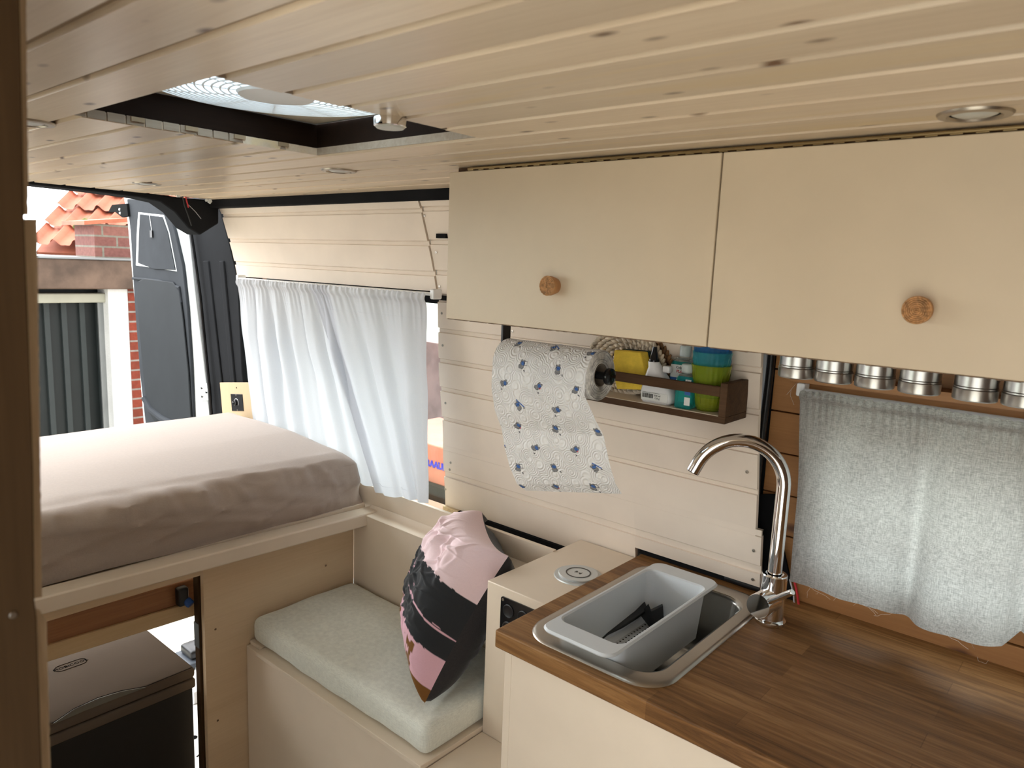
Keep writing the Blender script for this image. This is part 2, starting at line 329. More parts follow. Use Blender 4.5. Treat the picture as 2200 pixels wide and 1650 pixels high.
def worktopmat():
    m,nt,b=base_mat('oiled acacia staves'); v=coords(nt)
    br=N(nt,'ShaderNodeTexBrick'); L(nt,v,br.inputs[0]); br.inputs['Scale'].default_value=1; br.inputs['Brick Width'].default_value=.34; br.inputs['Row Height'].default_value=.046; br.inputs['Mortar Size'].default_value=.0006
    br.inputs['Color1'].default_value=(0,0,0,1); br.inputs['Color2'].default_value=(1,1,1,1); br.inputs['Mortar'].default_value=(0.1,.1,.1,1); br.offset=.37
    g=tnoise(nt,coords(nt,(2.2,32,32)),1.5,9,.72,1.4); fg=tnoise(nt,coords(nt,(12,330,330)),1,3)
    sp=N(nt,'ShaderNodeSeparateColor'); L(nt,br.outputs[0],sp.inputs[0])
    a=N(nt,'ShaderNodeMath',operation='MULTIPLY'); L(nt,sp.outputs[0],a.inputs[0]); a.inputs[1].default_value=.20
    a2=N(nt,'ShaderNodeMath',operation='MULTIPLY_ADD'); L(nt,g,a2.inputs[0]); a2.inputs[1].default_value=1.0; L(nt,a.outputs[0],a2.inputs[2])
    c=ramp(nt,a2.outputs[0],[(.25,(.022,.009,.003)),(.44,(.12,.052,.015)),(.62,(.225,.105,.033)),(.85,(.38,.20,.075))])
    c=mix(nt,.4,c,ramp(nt,fg,[(.3,(.5,.5,.5)),(.7,(1,1,1))]),'MULTIPLY')
    L(nt,c,b.inputs[0]); b.inputs['Roughness'].default_value=.5; b.inputs['Specular IOR Level'].default_value=.3; bump(nt,b,fg,.0004,.4); return m
M['worktop']=worktopmat()
def napkin():
    m,nt,b=base_mat('embossed kitchen paper'); at=N(nt,'ShaderNodeAttribute'); at.attribute_name='print'; L(nt,at.outputs['Color'],b.inputs[0]); b.inputs['Roughness'].default_value=.95
    v=coords(nt); vo=N(nt,'ShaderNodeTexVoronoi'); vo.inputs['Scale'].default_value=38; L(nt,v,vo.inputs['Vector'])
    s=N(nt,'ShaderNodeMath',operation='MULTIPLY'); s.inputs[1].default_value=42; L(nt,vo.outputs['Distance'],s.inputs[0]); si=N(nt,'ShaderNodeMath',operation='SINE'); L(nt,s.outputs[0],si.inputs[0]); bump(nt,b,si.outputs[0],.0012,.7)
    tr=N(nt,'ShaderNodeBsdfTranslucent'); L(nt,at.outputs['Color'],tr.inputs[0]); ms=N(nt,'ShaderNodeMixShader'); ms.inputs[0].default_value=.2; L(nt,b.outputs[0],ms.inputs[1]); L(nt,tr.outputs[0],ms.inputs[2]); L(nt,ms.outputs[0],nt.nodes['Material Output'].inputs[0]); return m
M['napkin']=napkin()
# ================================================================ VAN SHELL
XR=-2.46                                                    # rear edge of the body
MB().box(XR,1.6,-.47,1.52,-.06,0).build('floor',wood('vinyl plank floor',(.40,.33,.26,1),(.30,.24,.18,1),0,8,.5),kind='structure')
# ceiling planks
CZ=1.748; HX0,HX1,HY0,HY1=-1.14,-.748,.383,.78
m=MB(); rnd=random.Random(4)
for k in range(-9,14):
    y0=.244+.079*k; y1=y0+.068
    def strip(xa,xb,ya=y0,yb=y1):
        m.hexa([(xa,ya+.001,CZ),(xb,ya+.001,CZ),(xb,yb-.001,CZ),(xa,yb-.001,CZ),(xa,ya-.003,CZ+.012),(xb,ya-.003,CZ+.012),(xb,yb+.003,CZ+.012),(xa,yb+.003,CZ+.012)],0)
    def gro(xa,xb,ya=y1,yb=y0+.079): m.box(xa,xb,ya-.004,yb+.004,CZ+.0055,CZ+.012,1)
    if y1>1.28: y1=1.28
    if y0>1.27: continue
    if y1<=HY0+.03 or y0>=HY1-.003: strip(XR+.05,1.6)
    else:
        strip(XR+.05,HX0+rnd.uniform(-.003,.003),max(y0,y0),y1); strip(HX1+rnd.uniform(-.004,.004),1.6)
    yg=(y1+y0+.079)/2
    if yg<HY0 or yg>HY1: gro(XR+.05,1.6)
    else: gro(XR+.05,HX0+.005); gro(HX1-.004,1.6)
m.build('ceiling',[M['ceil'],M['groove']],kind='structure',ang=25)
# sawn plank ends round the roof hatch
m=MB()
for y in np.arange(HY0,HY1,.026):
    m.box(HX0-.001,HX0+.0015,y,min(y+.0235,HY1),CZ+.0006+.001*rnd.random(),CZ+.0125); m.box(HX1-.0015,HX1+.001,y,min(y+.0235,HY1),CZ+.0006,CZ+.0125)
m.box(HX0,HX1,HY1,HY1+.0015,CZ+.0006,CZ+.0125); m.box(HX0,HX1,HY0-.0015,HY0,CZ+.0006,CZ+.0125)
m.build('trim_1',M['ceilsaw'],kind='structure')
# roof skin above, with the hatch hole
m=MB(); RZ=1.845
for a in ((XR,HX0-.02,-.47,1.52),(HX1+.02,1.6,-.47,1.52),(HX0-.02,HX1+.02,-.47,HY0-.02),(HX0-.02,HX1+.02,HY1+.02,1.52)): m.box(*a,RZ,RZ+.01)
m.box(XR,1.6,1.50,1.52,1.45,RZ); m.box(XR,1.6,-.49,-.47,1.75,RZ)
m.build('roof',M['vanwhite'],kind='structure')
# dark frame inside the hatch
m=MB(); T=.012; zb=CZ+.0126; zt=CZ+.052
m.box(HX0-.012,HX0,HY0-.012,HY1+.012,zb,zt); m.box(HX1,HX1+.012,HY0-.012,HY1+.012,zb,zt); m.box(HX0,HX1,HY0-.012,HY0,zb,zt); m.box(HX0,HX1,HY1,HY1+.012,zb,zt)
m.build('trim_2',M['darkframe'],kind='structure',bevel=.001)
# roof vent
cx,cy=(HX0+HX1)/2,(HY0+HY1)/2; vz=CZ+.053
t=thing('roof_vent','round ribbed roof vent in a cream frame set into the dark hatch','roof vent',(cx,cy,vz))
m=MB(); R0=.182
ring=[]; n=64
def sq(a,h): # square outline point
    c,s=math.cos(a),math.sin(a); k=1/max(abs(c),abs(s)); return (cx+c*k*h,cy+s*k*h)
m.grid(lambda u,v:( (lambda p,q:(p[0]*(1-v)+q[0]*v,p[1]*(1-v)+q[1]*v,vz+(-.002 if 0<v<1 else (0 if v==0 else .003))))(sq(2*PI*u,.196),(cx+R0*math.cos(2*PI*u),cy+R0*math.sin(2*PI*u)))),n,4,wrap=True)
m.build('frame',M['cream'],t)
m=MB(); m.lathe([(R0+.004,.008),(R0-.01,.03),(R0*.6,.045),(0.0001,.05)],(cx,cy,vz),n=48); m.build('dome',M['dome'],t)
m=MB()
for i in range(15):
    r=.03+i*.0106; m.tube([(cx+r*math.cos(a),cy+r*math.sin(a),vz-.004-.008*(1-(r/R0)**2)) for a in np.linspace(0,2*PI,49)[:-1]],.0016,6,closed=True)
for k in range(12):
    a=2*PI*k/12; m.tube([(cx+r*math.cos(a),cy+r*math.sin(a),vz-.003-.008*(1-(r/R0)**2)) for r in (.03,.1,.178)],.0016,6)
m.lathe([(.0001,-.004),(.05,-.003),(.052,0),(.052,.003),(.0001,.003)],(cx,cy,vz-.012),n=40)
m.build('grille',M['whiteplastic'],t)
# puck light on hatch edge
p=P(860,268,z=CZ-.010); p[0]=-.752
t=thing('touch_lamp','small silver battery touch lamp stuck to the edge of the roof hatch','lamp',(p[0],p[1],CZ-.014))
MB().lathe([(.019,0.003),(.0205,.004),(.0205,.013),(.02,.014)],(p[0],p[1],CZ-.014)).build('body',M['chrome'],t)
MB().lathe([(.0001,.0005),(.017,.001),(.019,.003)],(p[0],p[1],CZ-.014)).build('lens',M['lightglass'],t)
# recessed spots
spots=[((-.162,.925),'round recessed spotlight in the ceiling above the right cabinet door'),((-1.281,.93),'flush recessed spotlight in the ceiling left of the cabinet corner'),((-1.262,.372),'recessed ceiling spotlight just beside the dark foreground panel'),((-2.06,.878),'far recessed spotlight near the rear door header')]
lab=thing('ceiling_spotlight',spots[0][1],'ceiling light',(0,0,CZ),'recessed ceiling spotlights')
mm=MB(); mm.lathe([(.0245,-.001),(.0262,-.0035),(.0345,-.0028),(.036,-.0002),(.036,.001),(.0245,.001)],(0,0,CZ),cap=False); mm.build('ring',M['nickel'],lab)
MB().lathe([(.0001,-.0035),(.016,-.003),(.0215,-.0008)],(0,0,CZ)).build('lens',M['lightglass'],lab)
MB().lathe([(.0215,-.0006),(.0245,-.0006)],(0,0,CZ),cap=False).build('gap',M['rubber'],lab)
for i,((x,y),s) in enumerate(spots):
    o=lab if i==0 else copy_tree(lab); o.location=(x,y,CZ); o['label']=s
# ---------------------------------------------------------------- wall cladding
BANDS=[(.965,.984),(1.048,1.062),(1.136,1.148),(1.222,1.236),(1.303,1.316),(1.386,1.399),(1.468,1.480)]
def clad(name,xl,xr,z0,z1,bands,mat=None,off=0.0,thick=.011,kind='structure'):
    prof=[]; z=z0
    for a,b in bands:
        if b<=z0 or a>=z1: continue
        prof+= [(z,0),((a+z)/2,0),(a-.0012,0),(a-.0002,.0032),(a,.0052),(b-.0035,.0052),(b-.0022,.0065),(b-.0012,.0065),(b-.001,.0012)]; z=b
    prof+=[(z,0),((z+z1)/2,0),(z1,0)]
    m=MB(); nx=6
    fr=[[(lambda x:(x,wy(zz)+off+d,zz))(xl(zz)+(xr(zz)-xl(zz))*i/nx) for i in range(nx+1)] for zz,d in prof]
    bk=[[(q[0],wy(q[2])+off+thick,q[2]) for q in row] for row in fr]
    W=nx+1; vs=[q for r in fr for q in r]+[q for r in bk for q in r]; K=len(prof)*W; fs=[]
    for j in range(len(prof)-1):
        for i in range(nx):
            a=j*W+i; fs.append((a,a+1,a+W+1,a+W)); fs.append((K+a,K+a+W,K+a+W+1,K+a+1))
        for i in (0,nx): a=j*W+i; fs.append((a,a+W,K+a+W,K+a))
    for j in (0,len(prof)-1):
        for i in range(nx): a=j*W+i; fs.append((a,K+a,K+a+1,a+1))
    m.add(vs,fs); return m.build(name,mat or M['wallpaint'],kind=kind,ang=20)
clad('wall_right',lambda z:-1.418-.043*(1.47-z)/.6,lambda z:-.535,1.049,1.488,BANDS)
clad('wall_right_low',lambda z:-1.418-.043*(1.47-z)/.6,lambda z:-.820,.874,1.0489,BANDS,off=-.0005)
clad('wall_right_low_end',lambda z:-.820,lambda z:-.522,.934,1.0489,BANDS,off=-.0005)
RB=[(1.535,1.548),(1.612,1.625),(1.694,1.706)]
seam=lambda z: np.interp(z,[1.49,1.72],[PW(938,602)[0],PW(903,438)[0]])
clad('wall_right_rear',lambda z:-2.432,lambda z:float(seam(z))-.0015,1.495,1.735,RB,off=-.004)
clad('wall_right_upper',lambda z:float(seam(z))+.0015,lambda z:-1.0,1.4895,1.735,[(a+.004,b+.004) for a,b in RB],off=0)
# black bits in the gaps
m=MB()
for a in ((938,502,954,512),(943,634,954,646)):
    p=PW(a[0],a[1],.004); q=PW(a[2]+6,a[3],.004); m.box(p[0],q[0],p[1]-.002,p[1]+.012,q[2],p[2])
m.build('trim_3',M['black'],kind='structure')
# screws in the boards
scr=[(1602,846),(1605,1014),(1619,1183),(1617,1245),(957,866),(951,742),(968,994),(966,1009),(912,463),(905,471),(937,542),(921,543),(944,616),(930,611),(1101,712),(949,673),(957,1051)]
t=thing('panel_screws','small screw heads dotting the beige wall boards','screws',tuple(PW(1600,1014)),None); t['kind']='stuff'
t0=None; m=MB()
for i,(a,b) in enumerate(scr):
    p=PW(a,b,.001); m.lathe([(.0035,0),(.0033,.0008),(.0016,.001),(.0014,.0002),(.0001,.0002)],p,(0,-1,0),14)
bpy.data.objects.remove(t); o=m.build('panel_screws',M['steel'],kind='stuff'); tag(o,'small screw heads dotting the beige wall boards','screws')
# black strip between ceiling and wall
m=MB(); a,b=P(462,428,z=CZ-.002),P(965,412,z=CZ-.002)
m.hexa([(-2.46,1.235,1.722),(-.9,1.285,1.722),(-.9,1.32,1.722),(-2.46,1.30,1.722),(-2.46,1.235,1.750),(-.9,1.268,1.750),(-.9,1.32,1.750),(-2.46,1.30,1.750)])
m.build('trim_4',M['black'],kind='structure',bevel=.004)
# outer skin right side, with the two window openings
m=MB(); Y0,Y1=1.495,1.505
for a in ((XR,-2.40,.6,1.5),(-2.40,-1.40,-.06,.84),(-2.40,-1.40,1.47,1.6),(-1.40,-.43,-.06,1.6),(-.43,.32,-.06,1.05),(-.43,.32,1.29,1.6),(.32,1.6,-.06,1.6)): m.box(a[0],a[1],Y0,Y1,a[2],a[3])
m.box(XR,XR+.06,1.40,1.505,-.06,.6)
m.build('wall_outer_skin',M['vanwhite'],kind='structure')
t_=MB().box(-2.40,-1.40,1.47,1.476,.84,1.47); t_.build('window_1',M['glass'],kind='structure')
MB().box(-2.40,-1.30,-.458,-.452,.90,1.60).build('window_added',M['glass'],kind='structure')  # unseen window added in the left wall to light mattress top and ceiling
t_=MB().box(-.43,.32,1.497,1.501,1.05,1.29); t_.build('window_2',M['glass'],kind='structure')
m=MB(); m.box(-2.42,-1.385,1.44,1.478,.815,.85); m.box(-2.42,-1.385,1.44,1.478,1.455,1.49); m.box(-2.42,-2.38,1.44,1.478,.85,1.455); m.box(-1.412,-1.385,1.455,1.478,.85,1.455)
m.build('trim_5',M['black'],kind='structure',bevel=.004)
# window sill build-up behind the bench
m=MB(); m.box(-1.66,-.97,1.26,1.272,.30,.845); m.build('wall_bench_back',M['beige'],kind='structure',bevel=.0015)
m=MB()
prof=[(1.258,.842),(1.258,.847),(1.262,.849),(1.285,.849),(1.300,.852),(1.310,.860),(1.311,.842)]
m.prism([(-1.64,y,z) for y,z in prof],(.665,0,0)); m.build('trim_6',M['beige'],kind='structure',ang=50)
m=MB(); m.box(-2.42,-.97,1.311,1.323,.60,.914); m.box(-2.42,-.97,1.323,1.43,.835,.845); m.build('trim_7',M['beige'],kind='structure',bevel=.001)
m=MB(); a=PW(958,1090); m.box(-1.46,-1.40,1.425,1.445,.846,.874); m.build('trim_8',M['caulk'],kind='structure')
m=MB(); m.box(-1.40,-.80,1.428,1.47,.846,.873); m.box(-1.40,-.80,1.40,1.43,.846,.853); m.build('trim_9',M['black'],kind='structure')
m=MB(); m.box(-2.35,-1.43,1.435,1.47,.851,.858); m.build('trim_10',M['pine'],kind='structure')
# ---------------------------------------------------------------- D pillar and rear header
m=MB()
outl=[(405,486),(425,640),(440,760),(456,900),(462,960),(560,960),(536,905),(520,800),(511,600),(492,520),(474,455),(462,425),(380,425)]
pts=[P(a,b,y=1.345 if a>458 else 1.365) for a,b in outl]
front=[]
m.prism([P(a,b,y=1.345) for a,b in outl],(0,.10,0))
for off,wd in ((26,6),(60,5)):
    q=[P(418+off-wd,560,y=1.345),P(418+off+wd,560,y=1.345),P(462+off*.8+wd,900,y=1.345),P(462+off*.8-wd,900,y=1.345)]
    m.prism([np.array(x)+np.array([0,-.006,0]) for x in q],(0,.01,0))
m.build('wall_rear_pillar',M['pillarfoam'],kind='structure',bevel=.006)
m=MB()
top=[(0,370),(63,380),(200,397),(300,412),(395,425),(470,432)]; bot=[(470,480),(430,505),(405,490),(375,455),(345,434),(300,424),(200,411),(63,396),(0,388)]
m.prism([P(a,b,x=-2.42) for a,b in top+bot],(-.09,0,0)); m.build('wall_rear_header',M['pillarfoam'],kind='structure',bevel=.004)
m=MB(); m.box(-2.51,-2.42,-.47,.66,1.738,1.80); m.box(-2.51,XR,-.47,1.5,1.76,1.85); m.build('wall_rear_top',M['black'],kind='structure')
# odds and ends hanging at the pillar top
t=thing('hanging_cable','thin black and red cables hanging at the top of the rear pillar','cable',tuple(P(400,430,x=-2.40)))
for nm,pp,mt in (('black_cable',[(392,420),(396,440),(404,462),(412,485)],'blackplastic'),('red_cable',[(398,418),(401,432),(405,446)],'redwire'),('thin_cable',[(405,440),(420,455),(432,470)],'greywire')):
    m=MB(); m.tube([P(a,b,x=-2.385) for a,b in pp],.0022 if nm!='thin_cable' else .0008,6); m.build(nm,M[mt],t)
m=MB()
for a,b,r in ((366,415,4),(383,418,6),(450,432,5),(443,430,3)):
    c=[P(a+r*math.cos(k*1.257+a),b+r*1.2*math.sin(k*1.257+a),x=-2.378) for k in range(5)]; m.prism(c,(.004,0,0))
tag(m.build('foil_scraps',M['vanwhite'],kind='stuff'),'torn silvery foil scraps at the ceiling edge above the rear pillar','scraps')
# ---------------------------------------------------------------- left side, front end
m=MB(); m.box(XR,-.50,-.47,-.44,-.06,.90); m.box(XR,-.50,-.47,-.44,1.60,1.76); m.box(XR,-2.40,-.47,-.44,.90,1.60); m.box(-1.30,-.50,-.47,-.44,.90,1.60); m.box(.75,1.6,-.47,-.44,-.06,1.76); m.build('wall_left',M['wallpaint'],kind='structure')
m=MB(); m.box(1.56,1.6,-.47,1.52,-.06,1.76); m.build('wall_front',M['walnut'],kind='structure')
# ---------------------------------------------------------------- foreground partition
t=thing('partition_panel','dark brown stained panel edge close at the left of the view','panel',(-.5,.03,0))
m=MB(); e=[(48,-30),(50,300),(53,470),(62,700),(72,1000),(75,1290),(80,1330),(92,1690)]
pts=[P(a,b,x=-.5) for a,b in e]; m.prism([(-.5,-.43,CZ-.002)]+[(-.5,pts[0][1],CZ-.002)]+[tuple(p) for p in pts[1:]]+[(-.5,pts[-1][1]-.01,.001),(-.5,-.43,.001)],(-.008,0,0)); m.build('panel',M['frontpanel'],t,bevel=.001)  # unseen width carried to the left wall to keep door light off the bed
for k,(e,wob) in enumerate((([(38,-30),(56,-30),(58,200),(61,380),(61,462),(40,462)],0),([(40,470),(80,470),(84,800),(88,1100),(90,1283),(60,1288)],0),([(60,1300),(84,1310),(100,1332),(104,1480),(110,1690),(60,1690)],0))):
    pts=[]
    for i in range(len(e)):
        a,b=e[i],e[(i+1)%len(e)]; n_=max(1,int(abs(b[1]-a[1])/12))
        for j in range(n_):
            x=a[0]+(b[0]-a[0])*j/n_; y=a[1]+(b[1]-a[1])*j/n_
            if x>50: x+=1.6*nz(y*.07,k*5)
            pts.append(P(x,y,x=-.52))
    MB().prism(pts,(-.010,0,0)).build('splintered_batten',M['splinter'],t)
p=P(28,1322,x=-.4995); MB().lathe([(.0022,0),(.0018,.0006),(.0001,.0007)],p,(1,0,0),12).build('screw',M['steel'],t)
# ================================================================ UPPER CABINET
CY=.9975; CT=CZ-.0055; CB=1.4635
xa=P(958,683,y=CY)[0]; xs=P(1536,530,y=CY)[0]; xe=.62
t=thing('wall_cabinet','long beige overhead cabinet with two flap doors under the ceiling','cabinet',(-.3,1.15,CB))
m=MB(); m.box(xa+.012,xe-.02,CY+.016,1.33,CB+.004,CB+.018); m.box(xa+.012,xa+.026,CY+.014,1.33,CB+.018,CT-.004); m.box(xa+.026,xe,1.318,1.33,CB+.018,CT); m.build('body',M['wallpaint'],t); m=MB(); m.box(xa+.012,xe,CY+.012,CY+.03,CT-.006,CZ-.0005); m.build('top_shadow_gap',M['walnut'],t)  # dark strip set back above the doors stands in for the shadow gap
m=MB(); m.box(xa+.006,xe,CY+.016,CY+.026,CB-.001,CB+.004); m.build('bottom_edge',M['mdf'],t)
def door(x0,x1,kx,kz,lab):
    m=MB(); m.box(x0,x1,CY,CY+.012,CB,CT-.003,0); d=m.build('door',M['beigeshade'],t,bevel=.0012); 
    m=MB(); rn=random.Random(int(x0*100)); x=x0+.004
    while x<x1-.004:
        w_=rn.uniform(.004,.012); m.box(x,min(x+w_,x1),CY+.0005,CY+.0125,CB-.0007-.0010*rn.random(),CB+.0006); x+=w_
    m.build('raw_edge',M['mdf'],d)
    k=MB(); k.lathe([(.0001,.0),(.012,0),(.017,.0),(.017,.0)],(kx,CY-.02,kz),(0,-1,0)); 
    k=MB(); k.lathe([(.0135,-.0005),(.0145,.004),(.0165,.012),(.0165,.018),(.0155,.0195)],(kx,CY,kz),(0,-1,0),40); kk=k.build('knob',M['rattanside'],d)
    r=MB()
    for i in range(7):
        rr=.0018+i*.0023; nn=max(8,int(rr*2600)); 
        r.tube([(kx+(rr+.0002*(-1)**j)*math.cos(2*PI*j/nn),CY-.0195-.0011*(j%2)-.0006*(i<5),kz+(rr)*math.sin(2*PI*j/nn)) for j in range(nn)],.00125,6,closed=True)
    r.disc((kx,CY-.0196,kz),(0,-1,0),.0158); r.build('woven_face',M['rattan'],kk)
    return d
k1=P(1182,614,y=CY-.012); k2=P(1973,666,y=CY-.012)
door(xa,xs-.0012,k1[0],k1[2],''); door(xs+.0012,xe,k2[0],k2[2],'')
m=MB(); m.cyl((xa+.05,CY-.001,CT+.0008),(xe,CY-.001,CT+.0008),.0022,n=10); x=xa+.05
while x<xe: m.box(x,x+.013,CY-.0016,CY+.001,CT-.0026,CT+.001); x+=.026
m.build('piano_hinge',M['brass'],t)
# ================================================================ WORKTOP + BASE
WX0,WX1,WY0,WY1,WT=-.808,.75,.928,1.462,.92
SX0,SX1,SY0,SY1=-.770,-.487,.948,1.404
def rrect(x0,x1,y0,y1,r,n=10):
    o=[]
    for cx_,cy_,a0 in ((x1-r,y1-r,0),(x0+r,y1-r,90),(x0+r,y0+r,180),(x1-r,y0+r,270)):
        for i in range(n+1): a=math.radians(a0+90*i/n); o.append((cx_+r*math.cos(a),cy_+r*math.sin(a)))
    return o
bm=MB(); b0=rrect(SX0+.012,SX1-.012,SY0+.012,SY1-.012,.05); n=len(b0)
def edgept(p):
    cx_,cy_=(SX0+SX1)/2,(SY0+SY1)/2; d=np.array(p)-np.array([cx_,cy_]); ts=[]
    for v,lo,hi in ((0,WX0,WX1),(1,WY0,WY1)):
        if d[v]>1e-9: ts.append((hi-[cx_,cy_][v])/d[v])
        if d[v]<-1e-9: ts.append((lo-[cx_,cy_][v])/d[v])
    t_=min(ts); return (cx_+d[0]*t_,cy_+d[1]*t_)
cc=[(WX0,WY0),(WX1,WY0),(WX1,WY1),(WX0,WY1)]
# simple ring by four slabs round the sink cut-out plus corner fills
m=MB(); hx0,hx1,hy0,hy1=SX0+.02,SX1-.02,SY0+.02,SY1-.02; zb=.886
outer=[(WX0,WY0),(hx0,WY0),(hx1,WY0),(-.48,WY0),(WX1,WY0)]
xsn=[WX0,hx0,hx1,WX1]; ysn=[WY0,hy0,hy1,WY1]; vs=[];fs=[]
for z in (zb,WT):
    for y in ysn:
        for x in xsn: vs.append((x,y,z))
I=lambda i,j,k:k*16+j*4+i
for j in range(3):
    for i in range(3):
        if (i,j)==(1,1): continue
        fs.append((I(i,j,1),I(i+1,j,1),I(i+1,j+1,1),I(i,j+1,1))); fs.append((I(i,j,0),I(i,j+1,0),I(i+1,j+1,0),I(i+1,j,0)))
for i in range(3):
    fs.append((I(i,0,0),I(i+1,0,0),I(i+1,0,1),I(i,0,1))); fs.append((I(i,3,0),I(i,3,1),I(i+1,3,1),I(i+1,3,0)))
    fs.append((I(0,i,0),I(0,i,1),I(0,i+1,1),I(0,i+1,0))); fs.append((I(3,i,0),I(3,i+1,0),I(3,i+1,1),I(3,i,1)))
fs+=[(I(1,1,0),I(1,1,1),I(2,1,1),I(2,1,0)),(I(1,2,0),I(2,2,0),I(2,2,1),I(1,2,1)),(I(1,1,0),I(1,2,0),I(1,2,1),I(1,1,1)),(I(2,1,0),I(2,1,1),I(2,2,1),I(2,2,0))]
m.add(vs,fs); o=m.build('worktop',M['worktop'],bevel=.003,smooth=False); tag(o,'brown oiled butcher block worktop with steel sink set in','worktop')
t=thing('base_cabinet','pale beige kitchen base cabinet under the brown worktop','cabinet',(-.02,1.2,0))
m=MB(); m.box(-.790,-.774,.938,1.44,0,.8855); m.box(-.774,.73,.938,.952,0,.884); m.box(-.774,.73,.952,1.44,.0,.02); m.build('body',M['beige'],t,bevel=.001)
m=MB(); m.box(-.7905,.73,.9375,.952,.8842,.886); m.build('raw_edge',M['caulk'],t)
# sink
t=thing('sink','steel inset sink with rounded rim in the brown worktop','sink',((SX0+SX1)/2,(SY0+SY1)/2,.78))
bx=(-.748,-.518,.985,1.362); rings=[(SX0,SX1,SY0,SY1,.062,WT+.0003),(SX0+.002,SX1-.002,SY0+.002,SY1-.002,.061,WT+.0035),(SX0+.008,SX1-.008,SY0+.008,SY1-.008,.057,WT+.0050),(bx[0]-.004,bx[1]+.004,bx[2]-.004,bx[3]+.004,.048,WT+.0048)]
rb=[(bx[0],bx[1],bx[2],bx[3],.046,WT+.003),(bx[0]+.003,bx[1]-.003,bx[2]+.003,bx[3]-.003,.045,WT-.006),(bx[0]+.012,bx[1]-.012,bx[2]+.012,bx[3]-.012,.045,WT-.11),(bx[0]+.03,bx[1]-.03,bx[2]+.03,bx[3]-.03,.03,WT-.13)]
def ringmesh(rs,cap=False,n=10):
    m=MB(); vs=[];fs=[]; K=None
    for x0,x1,y0,y1,r,z in rs:
        o=[(x,y,z) for x,y in rrect(x0,x1,y0,y1,r,n)]; K=len(o); vs+=o
    for j in range(len(rs)-1):
        for k in range(K): fs.append((j*K+k,j*K+(k+1)%K,(j+1)*K+(k+1)%K,(j+1)*K+k))
    if cap: fs.append(tuple((len(rs)-1)*K+k for k in range(K)))
    return m.add(vs,fs)
ringmesh(rings).build('rim',M['steel'],t,ang=50); ringmesh([rings[-1]]+rb,True).build('bowl',M['bowl'],t,ang=50)
m=MB(); m.lathe([(.036,0),(.038,.0015),(.034,.002),(.026,-.004),(.0001,-.004)],(-.60,1.05,WT-.129),n=40); m.build('drain',M['chrome'],t)
m=MB(); m.tube([(-.735,1.20,WT-.112),(-.63,1.20,WT-.116),(-.53,1.20,WT-.112)],.0035,8); m.build('divider_ridge',M['bowl'],t)
# dish basin
tz=.955; tx=(-.718,-.570,.938,1.346)
t=thing('dish_basin','light grey plastic basin with perforated base resting across the sink rim','basin',(-.644,1.14,.83))
ix=(-.708,-.580,.985,1.298)
rs=[(tx[0]+.002,tx[1]-.002,tx[2]+.002,tx[3]-.002,.022,tz-.005),(tx[0],tx[1],tx[2],tx[3],.024,tz-.002),(tx[0]+.003,tx[1]-.003,tx[2]+.003,tx[3]-.003,.022,tz+.0015),(ix[0]-.003,ix[1]+.003,ix[2]-.003,ix[3]+.003,.02,tz+.0015),(ix[0],ix[1],ix[2],ix[3],.018,tz-.001),(ix[0]+.006,ix[1]-.006,ix[2]+.012,ix[3]-.012,.018,tz-.095),(ix[0]+.016,ix[1]-.016,ix[2]+.022,ix[3]-.022,.012,tz-.102)]
ob=ringmesh(rs,True)
rs2=[(tx[0]+.002,tx[1]-.002,tx[2]+.002,tx[3]-.002,.022,tz-.005),(ix[0]-.003,ix[1]+.003,ix[2]-.003,ix[3]+.003,.02,tz-.004),(ix[0]+.002,ix[1]-.002,ix[2]+.008,ix[3]-.008,.02,tz-.098),(ix[0]+.014,ix[1]-.014,ix[2]+.02,ix[3]-.02,.014,tz-.106)]
q=ringmesh(rs2,True); ob.add(q.v,q.f); ob.build('tub',M['tray'],t,ang=28)
m=MB()
for i in range(9):
    for j in range(24):
        x=ix[0]+.022+i*.0105; y=ix[2]+.03+j*.0105+(i%2)*.005
        if x<ix[1]-.02 and y<ix[3]-.03: m.disc((x,y,tz-.1015),(0,0,1),.0021,8)
m.build('drain_holes',M['rubber'],t,kind='stuff')
# black dish brush / scoop lying in the basin
t=thing('dish_scraper','black plastic scraper with curved handle lying inside the grey basin','scraper',(-.63,1.12,tz-.1))
def PB(a,b,z=.885): return P(a,b,z=z)
hp=[PB(1280,1378,.862),PB(1305,1358,.868),PB(1335,1345,.872),PB(1365,1325,.877),PB(1388,1305,.885)]
m=MB(); vs=[];W_=[.017,.017,.014,.017,.024]
for p,wd in zip(hp,W_):
    for s in (-1,1):
        for h in (0,.006): vs.append((p[0]+.5*s*wd,p[1]-.6*s*wd,p[2]+h))
fs=[]
for i in range(4):
    a=i*4; b=a+4
    fs+=[(a,a+2,b+2,b),(a+1,b+1,b+3,a+3),(a,b,b+1,a+1),(a+2,a+3,b+3,b+2)]
fs+=[(0,1,3,2),(16,18,19,17)]; m.add(vs,fs); m.build('handle',M['blackplastic'],t,bevel=.0015)
bl=[PB(1375,1318,.875),PB(1393,1297,.905),PB(1398,1309,.905),PB(1423,1297,.905),PB(1425,1330,.87),PB(1400,1350,.866)]
MB().prism(bl,(.004,-.004,-.002)).build('blade',M['blackplastic'],t)
